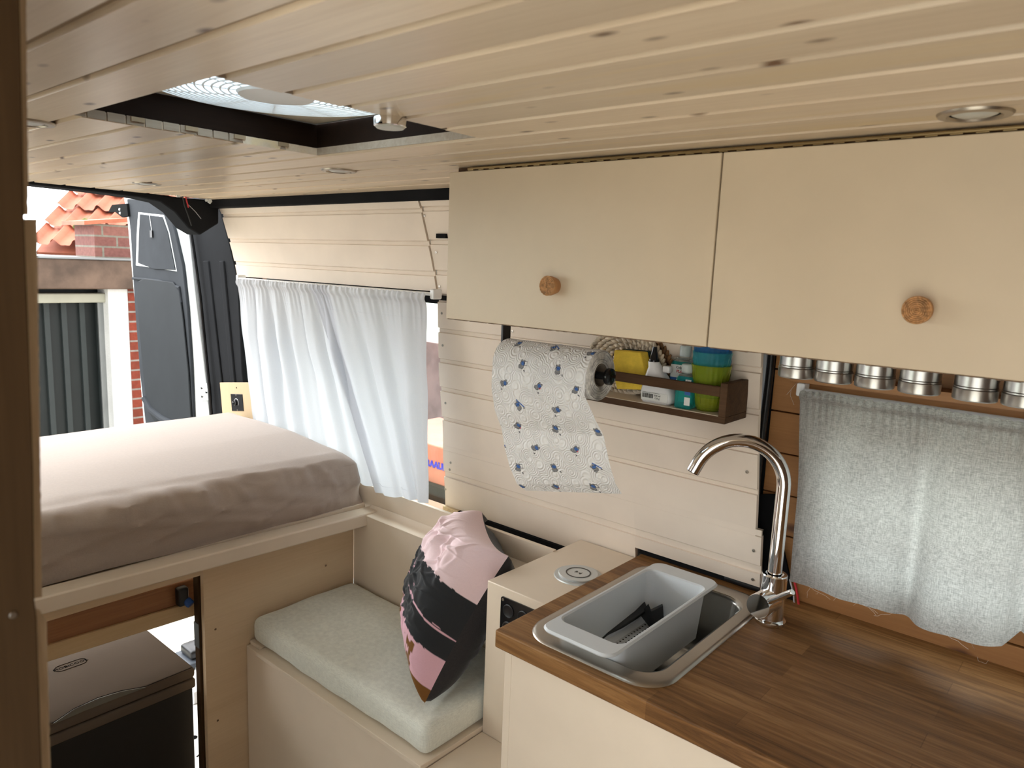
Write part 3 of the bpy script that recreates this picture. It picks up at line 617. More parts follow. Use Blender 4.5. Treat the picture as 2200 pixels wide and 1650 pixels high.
# faucet
fx,fy=-.458,1.322
t=thing('faucet','chrome kitchen faucet with high curved spout behind the sink','faucet',(fx,fy,WT))
MB().lathe([(.0275,0),(.0285,.002),(.0285,.007),(.026,.010),(.0235,.011)],(fx,fy,WT+.0002),n=56).build('base_ring',M['chrome'],t)
MB().lathe([(.0235,.010),(.0235,.096),(.0225,.098),(.0165,.098),(.0160,.094),(.0145,.094)],(fx,fy,WT),n=56).build('body',M['chrome'],t,ang=25)
sd=np.array([-.83,-.56,0]); sd/=np.linalg.norm(sd); R_=.083; zc=WT+.266
path=[np.array([fx,fy,WT+.093]),np.array([fx,fy,WT+.15]),np.array([fx,fy,WT+.21])]
for a in np.linspace(0,math.radians(158),30):
    path.append(np.array([fx,fy,zc])+sd*(R_-R_*math.cos(a))+np.array([0,0,R_*math.sin(a)]))
d=(path[-1]-path[-2]); d/=np.linalg.norm(d); path.append(path[-1]+d*.014)
m=MB(); m.tube(path,.0128,28); m.build('spout',M['chrome'],t,ang=40)
m=MB(); e=path[-1]; m.lathe([(.0118,0),(.0118,.0015),(.0001,.0012)],e,tuple(d),24); m.build('aerator',M['blackplastic'],t)
b0=Vector((fx,fy,WT+.047)); vd=(Vector(P(1633,1300,y=fy-.052))-b0).normalized()
m=MB(); m.lathe([(.0225,.006),(.0225,.060),(.0218,.0615),(.0001,.0615)],b0,vd,48); m.build('valve_barrel',M['chrome'],t,ang=30)
l0=b0+vd*.050; ld=Vector((.86,-.30,.38)).normalized()
l1=Vector(P(1703,1272,y=l0.y-.02))
m=MB(); dv=(l1-l0).normalized(); m.lathe([(.0035,.010),(.0035,.022),(.0055,.024),(.0058,.026),(.0058,(l1-l0).length-.001),(.005,(l1-l0).length),(.0001,(l1-l0).length)],l0,dv,24); m.build('lever',M['chrome'],t,ang=30)
# ---------------------------------------------------------------- socket block between bench and kitchen
t=thing('socket_cabinet','small beige cabinet box with black socket panel between bench and worktop','cabinet',(-.88,1.25,0))
BT=.911; bx0,by0=-.972,1.086
m=MB(); m.box(bx0,-.7905,by0,1.425,0,BT); m.build('body',M['beige'],t,bevel=.002)
p0=P(1077,1280,y=by0-.002); 
pl=rrect(p0[0],p0[0]+.125,p0[2]-.10,p0[2],.005,4)
sp_=MB().prism([(x,by0-.003,z) for x,z in pl],(0,.004,0)).build('socket_panel',M['glossblack'],t)
for (dx,dz) in ((.022,-.026),(.062,-.026),(.022,-.064),(.062,-.064)):
    c=(p0[0]+dx,by0-.003,p0[2]+dz)
    MB().lathe([(.0145,0),(.0145,.0015),(.013,.0022),(.011,.0012),(.0001,.001)],c,(0,-1,0),32).build('socket',M['blackplastic'],sp_)
MB().lathe([(.003,0),(.0025,.001),(.0001,.001)],(p0[0]+.006,by0-.003,p0[2]-.006),(0,-1,0),12).build('screw',M['steel'],sp_)
# bench step/right foot piece below
# wireless charger
c=(-.8505,1.245,BT)
t=thing('wireless_charger','round silver wireless charging pad set in the beige cabinet top','charger',c)
MB().lathe([(.053,0),(.052,.0025),(.047,.003),(.0001,.003)],c,n=64).build('ring',plain('silver plastic',(.50,.51,.50),.35,.3,var=.02),t,ang=30)
MB().lathe([(.043,.003),(.0435,.006),(.042,.0072),(.0001,.0072)],c,n=64).build('pad',plain('silver pad',(.55,.56,.55),.35,.3,var=.02),t,ang=30)
m=MB(); m.lathe([(.0275,.0072),(.0275,.0078),(.0245,.0078),(.0245,.0072)],c,n=56,cap=False)
m.build('light_ring',M['glossblack'],t)
m=MB()
for r in (.003,.0055,.008):
    for s in (0,PI): m.tube([(c[0]+r*math.cos(s+a),c[1]+r*math.sin(s+a),BT+.0075) for a in np.linspace(-.7,.7,7)],.0004,5)
m.build('signal_mark',M['ink'],t)
# ================================================================ BENCH
t=thing('bench_box','beige storage bench box beneath the sage seat cushion','bench',(-1.31,1.05,0))
m=MB(); m.box(-1.658,-.9725,.916,.928,0,.5605); m.box(-1.658,-.972,.928,1.258,0,.01); m.build('front_panel',M['beige'],t,bevel=.001)
m=MB(); m.box(-.986,-.9735,.9285,1.258,.011,.5605); m.build('end_panel',M['beige'],t,bevel=.001)
m=MB(); m.box(-1.658,-1.60,.926,1.258,.561,.572); m.box(-1.597,-.9725,.905,1.258,.561,.572); m.build('lid',M['beige'],t,bevel=.001)
m=MB(); m.box(-.971,-.7905,.912,1.085,0,.5605); m.build('lower_step',M['beige'],bpy.data.objects['socket_cabinet'],bevel=.001)
def cfn(p,n):
    s=.004*nz(p[0]*5,p[1]*5,1)+.003*nz(p[0]*14,p[1]*14,p[2]*9)
    mid=max(0,1-((p[0]+1.31)/.34)**2)*max(0,1-((p[1]-1.08)/.16)**2)
    q=p+n*s; q[2]+=.006*mid if n[2]>.5 else 0; return q
m=MB(); m.rbox(-1.650,-.980,.925,1.252,.573,.640,.020,.014,cfn); o=m.build('seat_cushion',M['cushion'],ang=80); tag(o,'flat sage grey seat cushion on the beige storage bench','cushion')
# ================================================================ PILLOW
T=P(1035,1099,y=1.335)+0; E=P(1093,1194,x=-.985); D=P(912,1512,z=.652); Fc=np.array([-1.30,1.235,.69])
nrm=np.cross(E-T,D-T); nrm/=np.linalg.norm(nrm)
if nrm[0]>0: nrm=-nrm
cen=(T+E+D+Fc)/4
def bil(u,v): # u: T->E side ; v: top->bottom (T,E)->(Fc,D)
    return (T*(1-u)+E*u)*(1-v)+(Fc*(1-u)+D*u)*v
def pil(u,v,side):
    U,V=2*u-1,2*v-1
    pinch=.13
    u2=.5+.5*U*(1-pinch*(1-V*V)*abs(U)); v2=.5+.5*V*(1-pinch*(1-U*U)*abs(V))
    p=bil(u2,v2); h=((1-U**4)*(1-V**4))**.40*(1-.10*(U*U+V*V))
    wr=.010*nz(u*5,v*5,3+side)+.007*nz(u*13,v*9,7+side)+.009*math.exp(-((u-.6)**2+(v-.22)**2)*18)*math.sin(20*(u-v*.7))+.010*max(0,1-abs(nz(u*6+v*3,v*5,13))*7)*max(0,1-v*1.3)+.005*max(0,1-abs(nz(u*4,v*11,19))*8)
    edge=min(1,6*min(u,1-u,v,1-v))
    amp=.125 if side>0 else .085
    q=p+nrm*side*(amp*h)+nrm*side*wr*edge
    if q[1]>1.06: q[0]=min(q[0],-.977-.002*(1-h))
    if q[2]<.648: q[2]=.648+.2*(q[2]-.648)*0
    q[1]=min(q[1],1.40 if q[2]>.92 else (1.305 if q[2]>.85 else 1.256)); return q
NU=170
PK=np.array(srgb(240,214,218)[:3]);BK=np.array([.022,.024,.027]);PK2=np.array(srgb(226,180,194)[:3]);BR=np.array(srgb(120,80,35)[:3])
def pcol(u,v):
    n1=.02*nz(u*30,v*30,1)+.008*nz(u*90,v*90,2)
    b1=.40+.03*math.sin(u*5)+n1; b2=.79-.06*(u-.5)+n1
    if v<b1: return PK
    ln=.665+.02*math.sin(u*6)-.03*u
    if abs(v-ln)<.0055: return PK2
    if v<b2:
        if abs(v-.56-.1*(u-.45))<.014*max(0,1-abs(u-.42)/.10)+n1*.3: return PK2
        return BK
    q=nz(u*7,v*9,5)+.35*nz(u*60,v*18,6)
    if v>.93-.05*abs(u-.9)-.02*n1: return BR
    return BR if (q>-.06 and .35<u<.93 and v>b2+.03) else PK2
t=thing('throw_pillow','pink and charcoal printed throw pillow with a brown tip leaning on the bench corner','pillow',tuple(np.minimum(np.minimum(T,E),D)*0+np.array([cen[0],cen[1],.642])))
m=MB(); m.grid(lambda u,v:pil(u,v,1),NU,NU); uv=[(i/NU,j/NU) for j in range(NU+1) for i in range(NU+1)]
m.build('printed_front',M['pillowprint'],t,colfn=lambda i,p:pcol(*uv[i]),ang=180)
m=MB(); m.grid(lambda u,v:pil(u,v,-1),70,70); m.build('dark_back',M['darkfab'],t,ang=180)
# ================================================================ BED
def rid(x,y,z=0): return (1-abs(nz(x,y,z))*2.4)
def mfn(p,n):
    q=p.copy(); x,y,z=p
    if n[2]>-.5: q=q+n*(.004*nz(x*3,y*3,2))
    fr=max(0,n[0])
    if fr>.05:
        hz=max(0,min(1,(z-.862)/.16))
        w_=.022*nz(y*2.2+z*6,z*3,3)+.022*max(0,rid(y*5-z*14,z*3,8)-.6)*(1-.4*hz)+.018*max(0,rid(y*3+z*15,z*4,11)-.6)
        w_+=.014*max(0,rid(y*11+z*5,z*3,5)-.35)*max(0,1-abs(hz-.8)*2.6)
        w_+=.014*math.sin(PI*hz)
        q[0]+=fr*(w_-.018)
        q[2]+=.022*fr*max(0,hz-.55)*(nz(y*13,1,4)+.7*nz(y*31,2,4))*2
        if y>1.1: q[0]+=.012*max(0,rid(y*26,z*5,14)-.3)*(y-1.1)/.2*max(0,1-hz)
    if n[2]<-.05 and n[0]>.02: q[0]=max(q[0],-1.668)
    if n[2]>.5 and x>-1.78: q[2]+=.008*nz(y*12,x*14,6)*(x+1.78)/.1
    if y>1.1: q[1]+=.006*nz(x*9,z*30,9)
    q[2]+=-.028*max(0,(y-.6)/.7)*max(0,(x+2.0)/.35)-.012*max(0,(x+1.75)/.1)*max(0,n[2])
    return q
m=MB(); m.rbox(-2.43,-1.660,-.42,1.306,.862,1.022,.045,.0085,mfn); o=m.build('mattress',M['sheet'],ang=80); tag(o,'thick mattress in a beige brown fitted sheet on the rear platform','mattress')
t=thing('bed_platform','raised rear bed platform with beige front rail and plywood side','bed frame',(-1.9,.6,0))
m=MB(); a=P(828,1095,x=-1.60); zr,zl=.852,.875; zrb,zlb=.814,.838
yr=1.328; yl=.30
m.hexa([(-1.655,yl,zlb),(-1.60,yl,zlb),(-1.60,yr,zrb),(-1.655,yr,zrb),(-1.655,yl,zl),(-1.60,yl,zl),(-1.60,yr,zr),(-1.655,yr,zr)]); 
m.hexa([(-1.655,-.44,zlb),(-1.60,-.44,zlb),(-1.60,yl,zlb),(-1.655,yl,zlb),(-1.655,-.44,zl),(-1.60,-.44,zl),(-1.60,yl,zl),(-1.655,yl,zl)])
m.build('front_rail',M['beige'],t,bevel=.004)
m=MB(); m.box(-1.668,-1.6605,-.44,.80,.79,.856); m.build('rail_backing',M['ply'],t)
m=MB(); m.box(-2.43,-1.66,-.44,1.30,.848,.861); m.build('slat_board',M['beige'],t)
m=MB(); m.box(-1.676,-1.660,.806,1.26,0,.838); m.build('side_panel',M['ply'],t,bevel=.0008)
m=MB(); m.box(-1.702,-1.677,.800,.822,0,.84); m.build('post',M['frontpanel'],t,bevel=.002)
m=MB(); m.hexa([(-1.75,-.44,.695),(-1.715,-.44,.695),(-1.715,.822,.661),(-1.75,.822,.661),(-1.75,-.44,.735),(-1.715,-.44,.735),(-1.715,.822,.699),(-1.75,.822,.699)]); m.build('cross_beam',M['palepine'],t,bevel=.002)
m=MB(); m.hexa([(-1.80,-.44,.715),(-1.722,-.44,.715),(-1.722,.83,.700),(-1.80,.83,.700),(-1.80,-.44,.79),(-1.722,-.44,.785),(-1.722,.83,.757),(-1.80,.83,.757)]); m.build('drawer_board',M['redpine'],t,bevel=.003)
p=P(432,1328,y=.80); m=MB(); m.box(-1.701,-1.677,.7985,.8,.59,.655); m.build('angle_bracket',plain('dull zinc bracket',(.12,.13,.13),.5,.7),t)
for px_,py_ in ((463,1352),(468,1548),(704,1148),(700,1215)):
    p=P(px_,py_,x=-1.6595); MB().lathe([(.003,0),(.0025,.0006),(.0001,.0004)],p,(1,0,0),12).build('screw_hole',M['mdf'],t)
# black rotary clamp with blue knob
c=P(392,1280,x=-1.712)
t=thing('clamp_knob','small black clamp with blue knob on the reddish board under the bed','clamp',tuple(c))
m=MB(); m.rbox(c[0]-.008,c[0]+.016,c[1]-.016,c[1]+.010,c[2]-.022,c[2]+.026,.006,.01); m.build('body',M['blackplastic'],t)
p=P(404,1292,x=c[0]+.02); MB().lathe([(.009,0),(.0105,.004),(.0105,.016),(.009,.019),(.0001,.019)],(p[0]-.012,p[1],p[2]),(.6,.3,-.5),24).build('knob',M['blueknob'],t)
# fridge
t=thing('cool_box','black cool box with grey lid standing under the raised bed','cool box',(-1.92,.5,0))
FT=.498; fx0,fx1,fy1=-2.055,-1.757,.822
m=MB(); m.box(fx0,fx1-.002,.02,fy1-.004,0,FT-.058); m.build('body',M['fridgebody'],t,bevel=.004)
m=MB(); m.rbox(fx0-.004,fx1+.004,.015,fy1+.002,FT-.0575,FT-.031,.006,.05); m.build('lid_base',M['fridge'],t)
m=MB(); m.rbox(fx0-.004,fx1+.004,.015,fy1+.002,FT-.0295,FT,.010,.05); m.build('lid',M['fridge'],t)
m=MB()
pa=[P(115,1553,x=fx1+.005),P(160,1522,x=fx1+.005),P(210,1500,x=fx1+.005),P(260,1485,x=fx1+.005),P(312,1476,x=fx1+.005)]; pb=[P(312,1477,x=fx1+.005),P(250,1500,x=fx1+.005),P(180,1527,x=fx1+.005),P(118,1554,x=fx1+.005)]
m.prism([tuple(q) for q in pa+pb],(.002,0,0)); m.build('handle_recess',plain('lighter grey handle recess',(.15,.145,.125),.4),t)
m=MB(); m.tube([P(a_,b_,x=fx1+.008) for a_,b_ in ((112,1554),(160,1522),(210,1499),(260,1484),(312,1475),(412,1434))],.0009,6); m.build('seam_line',M['rubber'],t)
lc=P(152,1429,z=FT); u_=P(188,1418,z=FT)-P(122,1440,z=FT); v_=P(150,1422,z=FT)-P(154,1437,z=FT)
ln_=np.linalg.norm(u_); uu=u_/ln_
txt=text_mb('MOBICOOL',.0155,tuple(lc+np.array([0,0,.0004])),(0,1,0),(-1,0,0),.0003); 
txt.build('lettering',M['ink'],t,smooth=False)
m=MB(); o_=[]
hw,hh=ln_*.52,.0155
for cx_,a0 in ((hw-hh,-90),(-(hw-hh),90)):
    for i in range(13): a=math.radians(a0+180*i/12); o_.append((lc[0]-hh*math.sin(a),lc[1]+cx_+hh*math.cos(a),FT+.0006))
m.tube(o_,.0007,5,closed=True); m.build('badge_outline',M['ink'],t)
# things on the floor behind
c=P(445,1418,z=.05)
t=thing('cordless_tool','black and dark grey cordless tool battery with red trim seen past the cool box','power tool',(c[0],c[1],0))
m=MB(); m.rbox(c[0]-.10,c[0]+.03,c[1]-.085,c[1]+.06,0,.075,.012,.02); m.build('body',plain('dark blue grey plastic',(.05,.06,.075),.5),t)
m=MB(); m.rbox(c[0]-.08,c[0]+.01,c[1]-.065,c[1]+.03,.075,.11,.01,.02); m.build('grip',M['blackplastic'],t)
m=MB(); m.box(c[0]+.028,c[0]+.034,c[1]-.087,c[1]+.05,.030,.044); m.build('red_band',M['redink'],t)
m=MB(); m.box(c[0]+.030,c[0]+.036,c[1]-.060,c[1]+.02,.038,.056); m.build('badge',M['label'],t)
c=P(432,1480,z=.02)
o=MB().box(c[0]-.10,c[0]+.05,c[1]-.05,c[1]+.10,0.0035,.05).build('white_box',M['whiteplastic'],bevel=.003); tag(o,'white box on the floor between the cool box and the post','box')
t=thing('patterned_mat','white floor mat with black printed motifs under the bed','mat',(-2.1,.9,0.0005))
MB().box(-2.44,-1.78,.84,1.27,.0005,.003).build('mat',plain('white mat',(.62,.60,.56),.7),t)
m=MB(); rn=random.Random(8)
for i in range(90):
    x,y=rn.uniform(-2.41,-1.81),rn.uniform(.87,1.24); a=rn.uniform(0,PI); l_=rn.uniform(.006,.022)
    if i%3==0: m.disc((x,y,.0033),(0,0,1),l_*.6,12)
    else:
        dx,dy=math.cos(a)*l_,math.sin(a)*l_; nx_,ny_=-dy*.15,dx*.15; m.add([(x-dx-nx_,y-dy-ny_,.0033),(x+dx-nx_,y+dy-ny_,.0033),(x+dx+nx_,y+dy+ny_,.0033),(x-dx+nx_,y-dy+ny_,.0033)],[(0,1,2,3)])
m.build('printed_motifs',M['ink'],t,kind='stuff')
# ================================================================ SHELF + items
SZ=1.297; sx1=-.558; sx0=-1.04; sy0=1.266; sy1=1.362
SB=P(1555,897,y=sy0)[2]
t=thing('spice_shelf','narrow dark stained wall shelf with a front rail under the cabinet','shelf',(-.8,1.31,SB-.014))
m=MB(); m.box(sx0,sx1,sy0,sy1,SB-.013,SB,0); m.build('board',M['walnut'],t,bevel=.001)
m=MB(); m.box(sx0+.002,sx1-.015,sy0+.001,sy1-.002,SB,SB+.0008); m.build('shelf_liner',M['beige'],t)
m=MB(); zt=P(1541,822,y=sy0)[2]; m.box(sx1-.0145,sx1,sy0,sy1,SB,zt); m.build('end_panel',M['walnut'],t,bevel=.001)
m=MB(); m.box(sx0,sx0+.0145,sy0,sy1,SB,zt); m.build('end_panel',M['walnut'],t,bevel=.001)
ra=P(1312,808,y=sy0)[2]; rb_=P(1540,840,y=sy0)[2]; rh=.0095
m=MB(); m.box(sx0,sx1-.0145,sy0,sy0+.008,(ra+rb_)/2-rh,(ra+rb_)/2+rh); m.build('front_rail',M['walnut'],t,bevel=.001)
SS=SB+.0009
def onS(px,py,y): return P(px,py,y=y)
# braided trivets at the back
def trivet(name,lab,cpx,r,mat,y,n,thin=0):
    c=P(cpx[0],cpx[1],y=y); c[2]=SS+r+.001; ex=1.42; m=MB()
    for k in range(n):
        rr=r-k*(r/n); nn=max(6,int(rr*2*PI/.009))
        for j in range(nn):
            a=2*PI*j/nn; a2=a+.5*2*PI/nn; s=1 if j%2 else -1
            p0=(c[0]+ex*(rr-.004)*math.cos(a-.06),y+.0015*s,c[2]+(rr-.004)*math.sin(a-.06)); p1=(c[0]+ex*(rr+.003)*math.cos(a2+.06),y-.0015*s,c[2]+(rr+.003)*math.sin(a2+.06))
            pm=tuple((np.array(p0)+np.array(p1))/2+np.array([0,-.0018,0])); m.tube([p0,pm,p1],[.0022,.0042,.0022],6)
    m.prism([(c[0]+ex*(r-.004)*math.cos(a),y+.001,c[2]+(r-.004)*math.sin(a)) for a in np.linspace(0,2*PI,41)[:-1]],(0,.002,0))
    return tag(m.build(name,M[mat],ang=80),lab,'trivet')
tc=P(1345,790,y=1.335); 
r_=tc[2]-0; trivet('woven_trivet','cream braided straw trivet standing behind the yellow sponge',(1342,790),.066,'straw',1.335,7)
trivet('brown_trivet','dark brown braided trivet peeking out behind the white spray bottle',(1358,800),.065,'brownstraw',1.350,7)
# sponge
t=thing('sponge','yellow notched cleaning sponge with dark green scourer standing on the shelf','sponge',tuple(P(1350,835,y=1.305)))
ol=[(1319,758),(1372,762),(1385,830),(1386,839),(1330,833),(1322,836)]
ol=[(1319,752),(1376,757),(1391,838),(1325,836),(1312,778),(1318,772)]
MB().prism([P(a,b,y=1.292) for a,b in ol],(0.004,.024,0)).build('foam',M['yellow'],t,bevel=.002)
MB().prism([np.array(P(a,b,y=1.292))+np.array([.0042,.0245,0.0008]) for a,b in ol],(.0015,.006,.001)).build('scourer',M['scour'],t)
# white spray bottle
def sbox(m,rows,y0,dep,n=20):   # loft of rounded rectangles: rows (px_l,px_r,py)
    vs=[];fs=[]; K=None
    for (xl,xr,z,dp,r) in rows:
        o=[(x,y,z) for x,y in rrect(xl,xr,y0-dp/2,y0+dp/2,min(r,dp/2-.0005,(xr-xl)/2-.0005),5)]; K=len(o); vs+=o
    for j in range(len(rows)-1):
        for k in range(K): fs.append((j*K+k,j*K+(k+1)%K,(j+1)*K+(k+1)%K,(j+1)*K+k))
    fs+= [tuple(range(K))[::-1],tuple((len(rows)-1)*K+k for k in range(K))]; return m.add(vs,fs)
yb=1.298
def rows_px(lst,y): 
    o=[]
    for xl,xr,py,dp,r in lst:
        a=P(xl,py,y=y); b=P(xr,py,y=y); o.append((a[0],b[0],(a[2]+b[2])/2,dp,r))
    return o
t=thing('cleaner_bottle','white plastic squirt bottle with black pointed cap on the shelf','bottle',(P(1415,850,y=yb)[0],yb,SS))
rw=rows_px([(1387,1444,856,.030,.006),(1384,1450,851,.034,.007),(1383,1450,838,.036,.009),(1385,1447,826,.036,.009),(1392,1432,798,.034,.010),(1397,1421,780,.028,.010),(1395,1417,770,.020,.009),(1395,1416,768,.020,.0095)],yb)
lo=rw[0][2]; rw=[(a,b,SS+(z-lo),d_,r) for a,b,z,d_,r in rw]; zt_=rw[-1][2]
m=MB(); sbox(m,rw,yb,.03); c=P(1424,793,y=yb-.012); m.rbox(c[0]-.004,c[0]+.012,yb-.008,yb+.008,c[2]-.008,c[2]+.006,.0035,.006); m.build('body',M['whiteplastic'],t,ang=60)
cx_=(rw[-1][0]+rw[-1][1])/2; MB().lathe([(.0105,0),(.0108,.003),(.0095,.006),(.0055,.022),(.0045,.030),(.0001,.0305)],(cx_,yb,zt_),n=28).build('cap',M['glossblack'],t)
a=P(1389,848,y=yb-.019); b=P(1432,852,y=yb-.019)
lb=MB(); lb.box(rw[1][0]+.004,rw[1][1]-.006,yb-.0187,yb-.0179,SS+.005,SS+.022); lb=lb.build('label',M['label'],t)
m=MB(); rn=random.Random(3); x=rw[1][0]+.006
while x<rw[1][0]+.030:
    w_=rn.uniform(.0004,.0013); m.box(x,x+w_,yb-.0190,yb-.0186,SS+.010,SS+.019); x+=w_+rn.uniform(.0004,.001)
m.box(rw[1][0]+.006,rw[1][0]+.045,yb-.0190,yb-.0186,SS+.0205,SS+.0211)
m.build('barcode',M['ink'],lb)
text_mb('350 ml\n120 g',.0052,(rw[1][0]+.040,yb-.0189,SS+.0135),(1,0,0),(0,0,1),.0002).build('lettering',M['ink'],lb,smooth=False)
# mouthwash bottles
def mouthwash(x0,x1,y,ztop,lab,capz=None,labx=None,dp=.030):
    t=thing('mouthwash_bottle',lab,'bottle',((x0+x1)/2,y,SS),'mouthwash bottles on the shelf')
    h=ztop-SS; m=MB(); sbox(m,[(x0+.002,x1-.002,SS,dp-.004,.006),(x0,x1,SS+.003,dp,.007),(x0,x1,SS+h*.72,dp,.007),(x0+.003,x1-.003,SS+h*.80,dp-.006,.007)],y,dp)
    m.build('body',M['teal'],t,ang=60)
    sbx=MB(); sbox(sbx,[(x0+.003,x1-.003,SS+h*.801,dp-.006,.007),(x0+.006,x1-.006,SS+h*.86,dp-.012,.007)],y,dp); cxm=(x0+x1)/2
    sbx.lathe([(.0095,h*.85),(.0095,h*.90)],(cxm,y,SS),n=24); sbx.build('shoulder',M['clearplastic'],t,ang=60)
    cp=MB(); cp.lathe([(.0115,h*.90),(.0115,h*1.08),(.010,h*1.10),(.0001,h*1.10)],(cxm,y,SS),n=24,wob=lambda a,hh:1+.02*math.cos(a*18)); cp.build('cap',plain('clear ribbed cap',(.70,.78,.76),.25,trans=.4),t)
    lx0,lx1=(labx or (x0+.004,x1-.003))
    l=MB(); l.box(lx0,lx1,y-dp/2-.0008,y-dp/2-.0002,SS+h*.50,SS+h*.74); l=l.build('label',M['label'],t)
    MB().box(lx0,lx1,y-dp/2-.0008,y-dp/2-.0002,SS+h*.36,SS+h*.4999).build('blue_band',M['bluelabel'],t)
    MB().box(lx0,lx1,y-dp/2-.0008,y-dp/2-.0002,SS+h*.10,SS+h*.30).build('back_label',M['label'],t)
    text_mb('Colgate',.0068,((lx0+lx1)/2,y-dp/2-.001,SS+h*.69),(1,0,0),(0,0,1),.0002,.00012).build('lettering',M['ink'],l,smooth=False)
    text_mb('PLAX',.0078,((lx0+lx1)/2,y-dp/2-.001,SS+h*.615),(1,0,0),(0,0,1),.0002,.0002).build('red_lettering',M['redink'],l,smooth=False)
    return t
y1_=1.290; a=P(1448,838,y=y1_-.015); b=P(1484,838,y=y1_-.015); zt_=P(1460,784,y=y1_)[2]
mouthwash(a[0],b[0],y1_,zt_-.004,'teal mouthwash bottle in front beside the green cups',labx=(b[0]-.012,b[0]+.0))
y2_=1.334; a=P(1437,800,y=y2_-.015); b=P(1484,800,y=y2_-.015); zt_=P(1470,745,y=y2_)[2]
mouthwash(a[0],b[0]+.004,y2_,SS+(zt_-SS)*.93,'taller teal mouthwash bottle behind, with ribbed clear cap')
# nested cups
def cup(name,lab,xc,y,z0,h,rb,rt_,mat):
    t=thing(name,lab,'cup',(xc,y,z0),'nested plastic cups on the shelf'); n=96
    w_=lambda a,hh:1+(.045*math.cos(a*20) if hh>.008 and hh<h*.86 else 0)
    pr=[(rb*.9,0),(rb,.003)]+[(rb+(rt_-rb)*k/10,.003+(h-.003)*k/10) for k in range(1,11)]
    inn=[(r-.0016,hh) for r,hh in pr[::-1][:-1]]+[(rb*.85,.005),(.0001,.005)]
    m=MB(); m.lathe([(.0001,0)]+pr+inn,(xc,y,z0),n=n,wob=w_); m.build('body',M[mat],t,ang=70)
    return t
yc=1.308; ca=P(1488,800,y=yc); cb=P(1569,800,y=yc); xc=(ca[0]+cb[0])/2; rr=(cb[0]-ca[0])/2
zr_=P(1525,783,y=yc)[2]
hcup=zr_-SS
cup('plastic_cup','lime green ribbed plastic cup at the bottom of the nested stack',xc,yc,SS,hcup,rr*.60,rr*1.0,'cupgreen')
cup('plastic_cup','teal ribbed plastic cup nested between blue and lime cups',xc,yc,SS+.025,hcup,rr*.585,rr*.985,'cupteal')
cup('plastic_cup','blue ribbed plastic cup on top of the nested stack',xc,yc,SS+.050,hcup-.006,rr*.57,rr*.97,'cupblue')
# ================================================================ PAPER ROLL
RY,RZc,RR=1.13,P(1287,806,y=1.13)[2],.0475; rx0=P(1056,800,y=1.13-RR)[0]+.002; rx1=P(1290,806,y=1.13)[0]
t=thing('roll_holder','black under-cabinet paper roll holder with round end knob','roll holder',(rx0,RY,CB-.01))
m=MB(); m.box(rx0-.012,rx0-.006,RY-.012,RY+.012,RZc-.012,CB+.003); m.box(rx0-.012,rx0+.03,RY-.012,RY+.012,CB+.0,CB+.0035); m.build('bracket',M['blackplastic'],t,bevel=.001)
m=MB(); m.cyl((rx0-.006,RY,RZc),(rx1+.016,RY,RZc),.0075,n=24); m.build('rod',M['blackplastic'],t)
m=MB(); m.lathe([(.0075,0),(.0155,.001),(.0165,.004),(.0155,.009),(.009,.011),(.0001,.011)],(rx1+.015,RY,RZc),(1,0,0),32); m.build('end_knob',M['glossblack'],t)
def motif(s,q):      # generic little grey figures with blue clothes, in metres
    base=np.array([.92,.905,.88]); col=base
    cw,chh=.088,.046; r=math.floor(q/chh); s2=s+(.044 if r%2 else 0)+.012*((r*7)%3); cidx=math.floor(s2/cw); rn_=(r*31+cidx*17)%5
    x=(s2-(cidx+.5)*cw)/.0118; y=(q-(r+.5)*chh)/.0118
    a=[.4,-.5,.9,0,-.9][rn_]; x,y=x*math.cos(a)-y*math.sin(a),x*math.sin(a)+y*math.cos(a)
    def el(cx_,cy_,rx,ry): return ((x-cx_)/rx)**2+((y-cy_)/ry)**2
    G=np.array([.28,.28,.285]);B=np.array([.07,.17,.46]);K=np.array([.05,.05,.06])
    parts=[(el(.0,.28,.42,.40),G),(el(-.42,.30,.24,.32),G),(el(-.22,-.10,.16,.42),G),(el(.2,-.25,.42,.38),B),(el(.45,-.62,.2,.22),G),(el(-.05,-.7,.2,.2),G)]
    for e,cc in parts:
        if e<.78: col=cc
        elif e<1.15 and col is base: col=K
    if rn_==2 and abs(x-.75)<.12 and abs(y)<.95: col=B
    if rn_==3 and .55<max(abs(x-.8)/.35,abs(y+.3)/.45)*.8<.72: col=K
    if rn_==1 and el(.55,.1,.12,.2)<1: col=np.array([.5,.06,.10])
    if el(.55,.95,.20,.07)<1 or el(.6,1.1,.08,.14)<1: col=K*1.5
    return col
t=thing('paper_roll','white kitchen paper roll printed with small grey and blue figures','paper roll',((rx0+rx1)/2,RY,RZc-.33))
NX=340; NA=360; L_=rx1-rx0
m=MB(); m.grid(lambda u,v:(rx0+u*L_,RY+(RR+.0006*nz(u*9,v*20))*math.sin(2*PI*v),RZc+(RR+.0006*nz(u*9,v*20))*math.cos(2*PI*v)),NX,NA)
lst=[(i/NX,j/NA) for j in range(NA+1) for i in range(NX+1)]
m.build('roll',M['napkin'],t,ang=80,colfn=lambda i,p:motif(lst[i][0]*L_,(1-lst[i][1])*2*PI*RR))
m=MB()
pr=[(RR-.0004,0),(RR-.001,.0005)]+[(RR-.0008-(RR-.0008-.0225)*k/40,.0003+.0012*((k*7)%3)) for k in range(41)]
m.lathe(pr+[(.0215,-.002)],(rx1-.001,RY,RZc),(1,0,0),64,cap=False); m.build('roll_end',M['paperend'],t,ang=80)
m=MB(); 
for k in range(5):
    r=.026+k*.0045; m.tube([(rx1+.0012,RY+r*math.cos(a)*(1+.02*math.sin(3*a+k)),RZc+r*math.sin(a)*(1+.02*math.cos(2*a+k))) for a in np.linspace(k,k+4.5,40)],.0003,4)
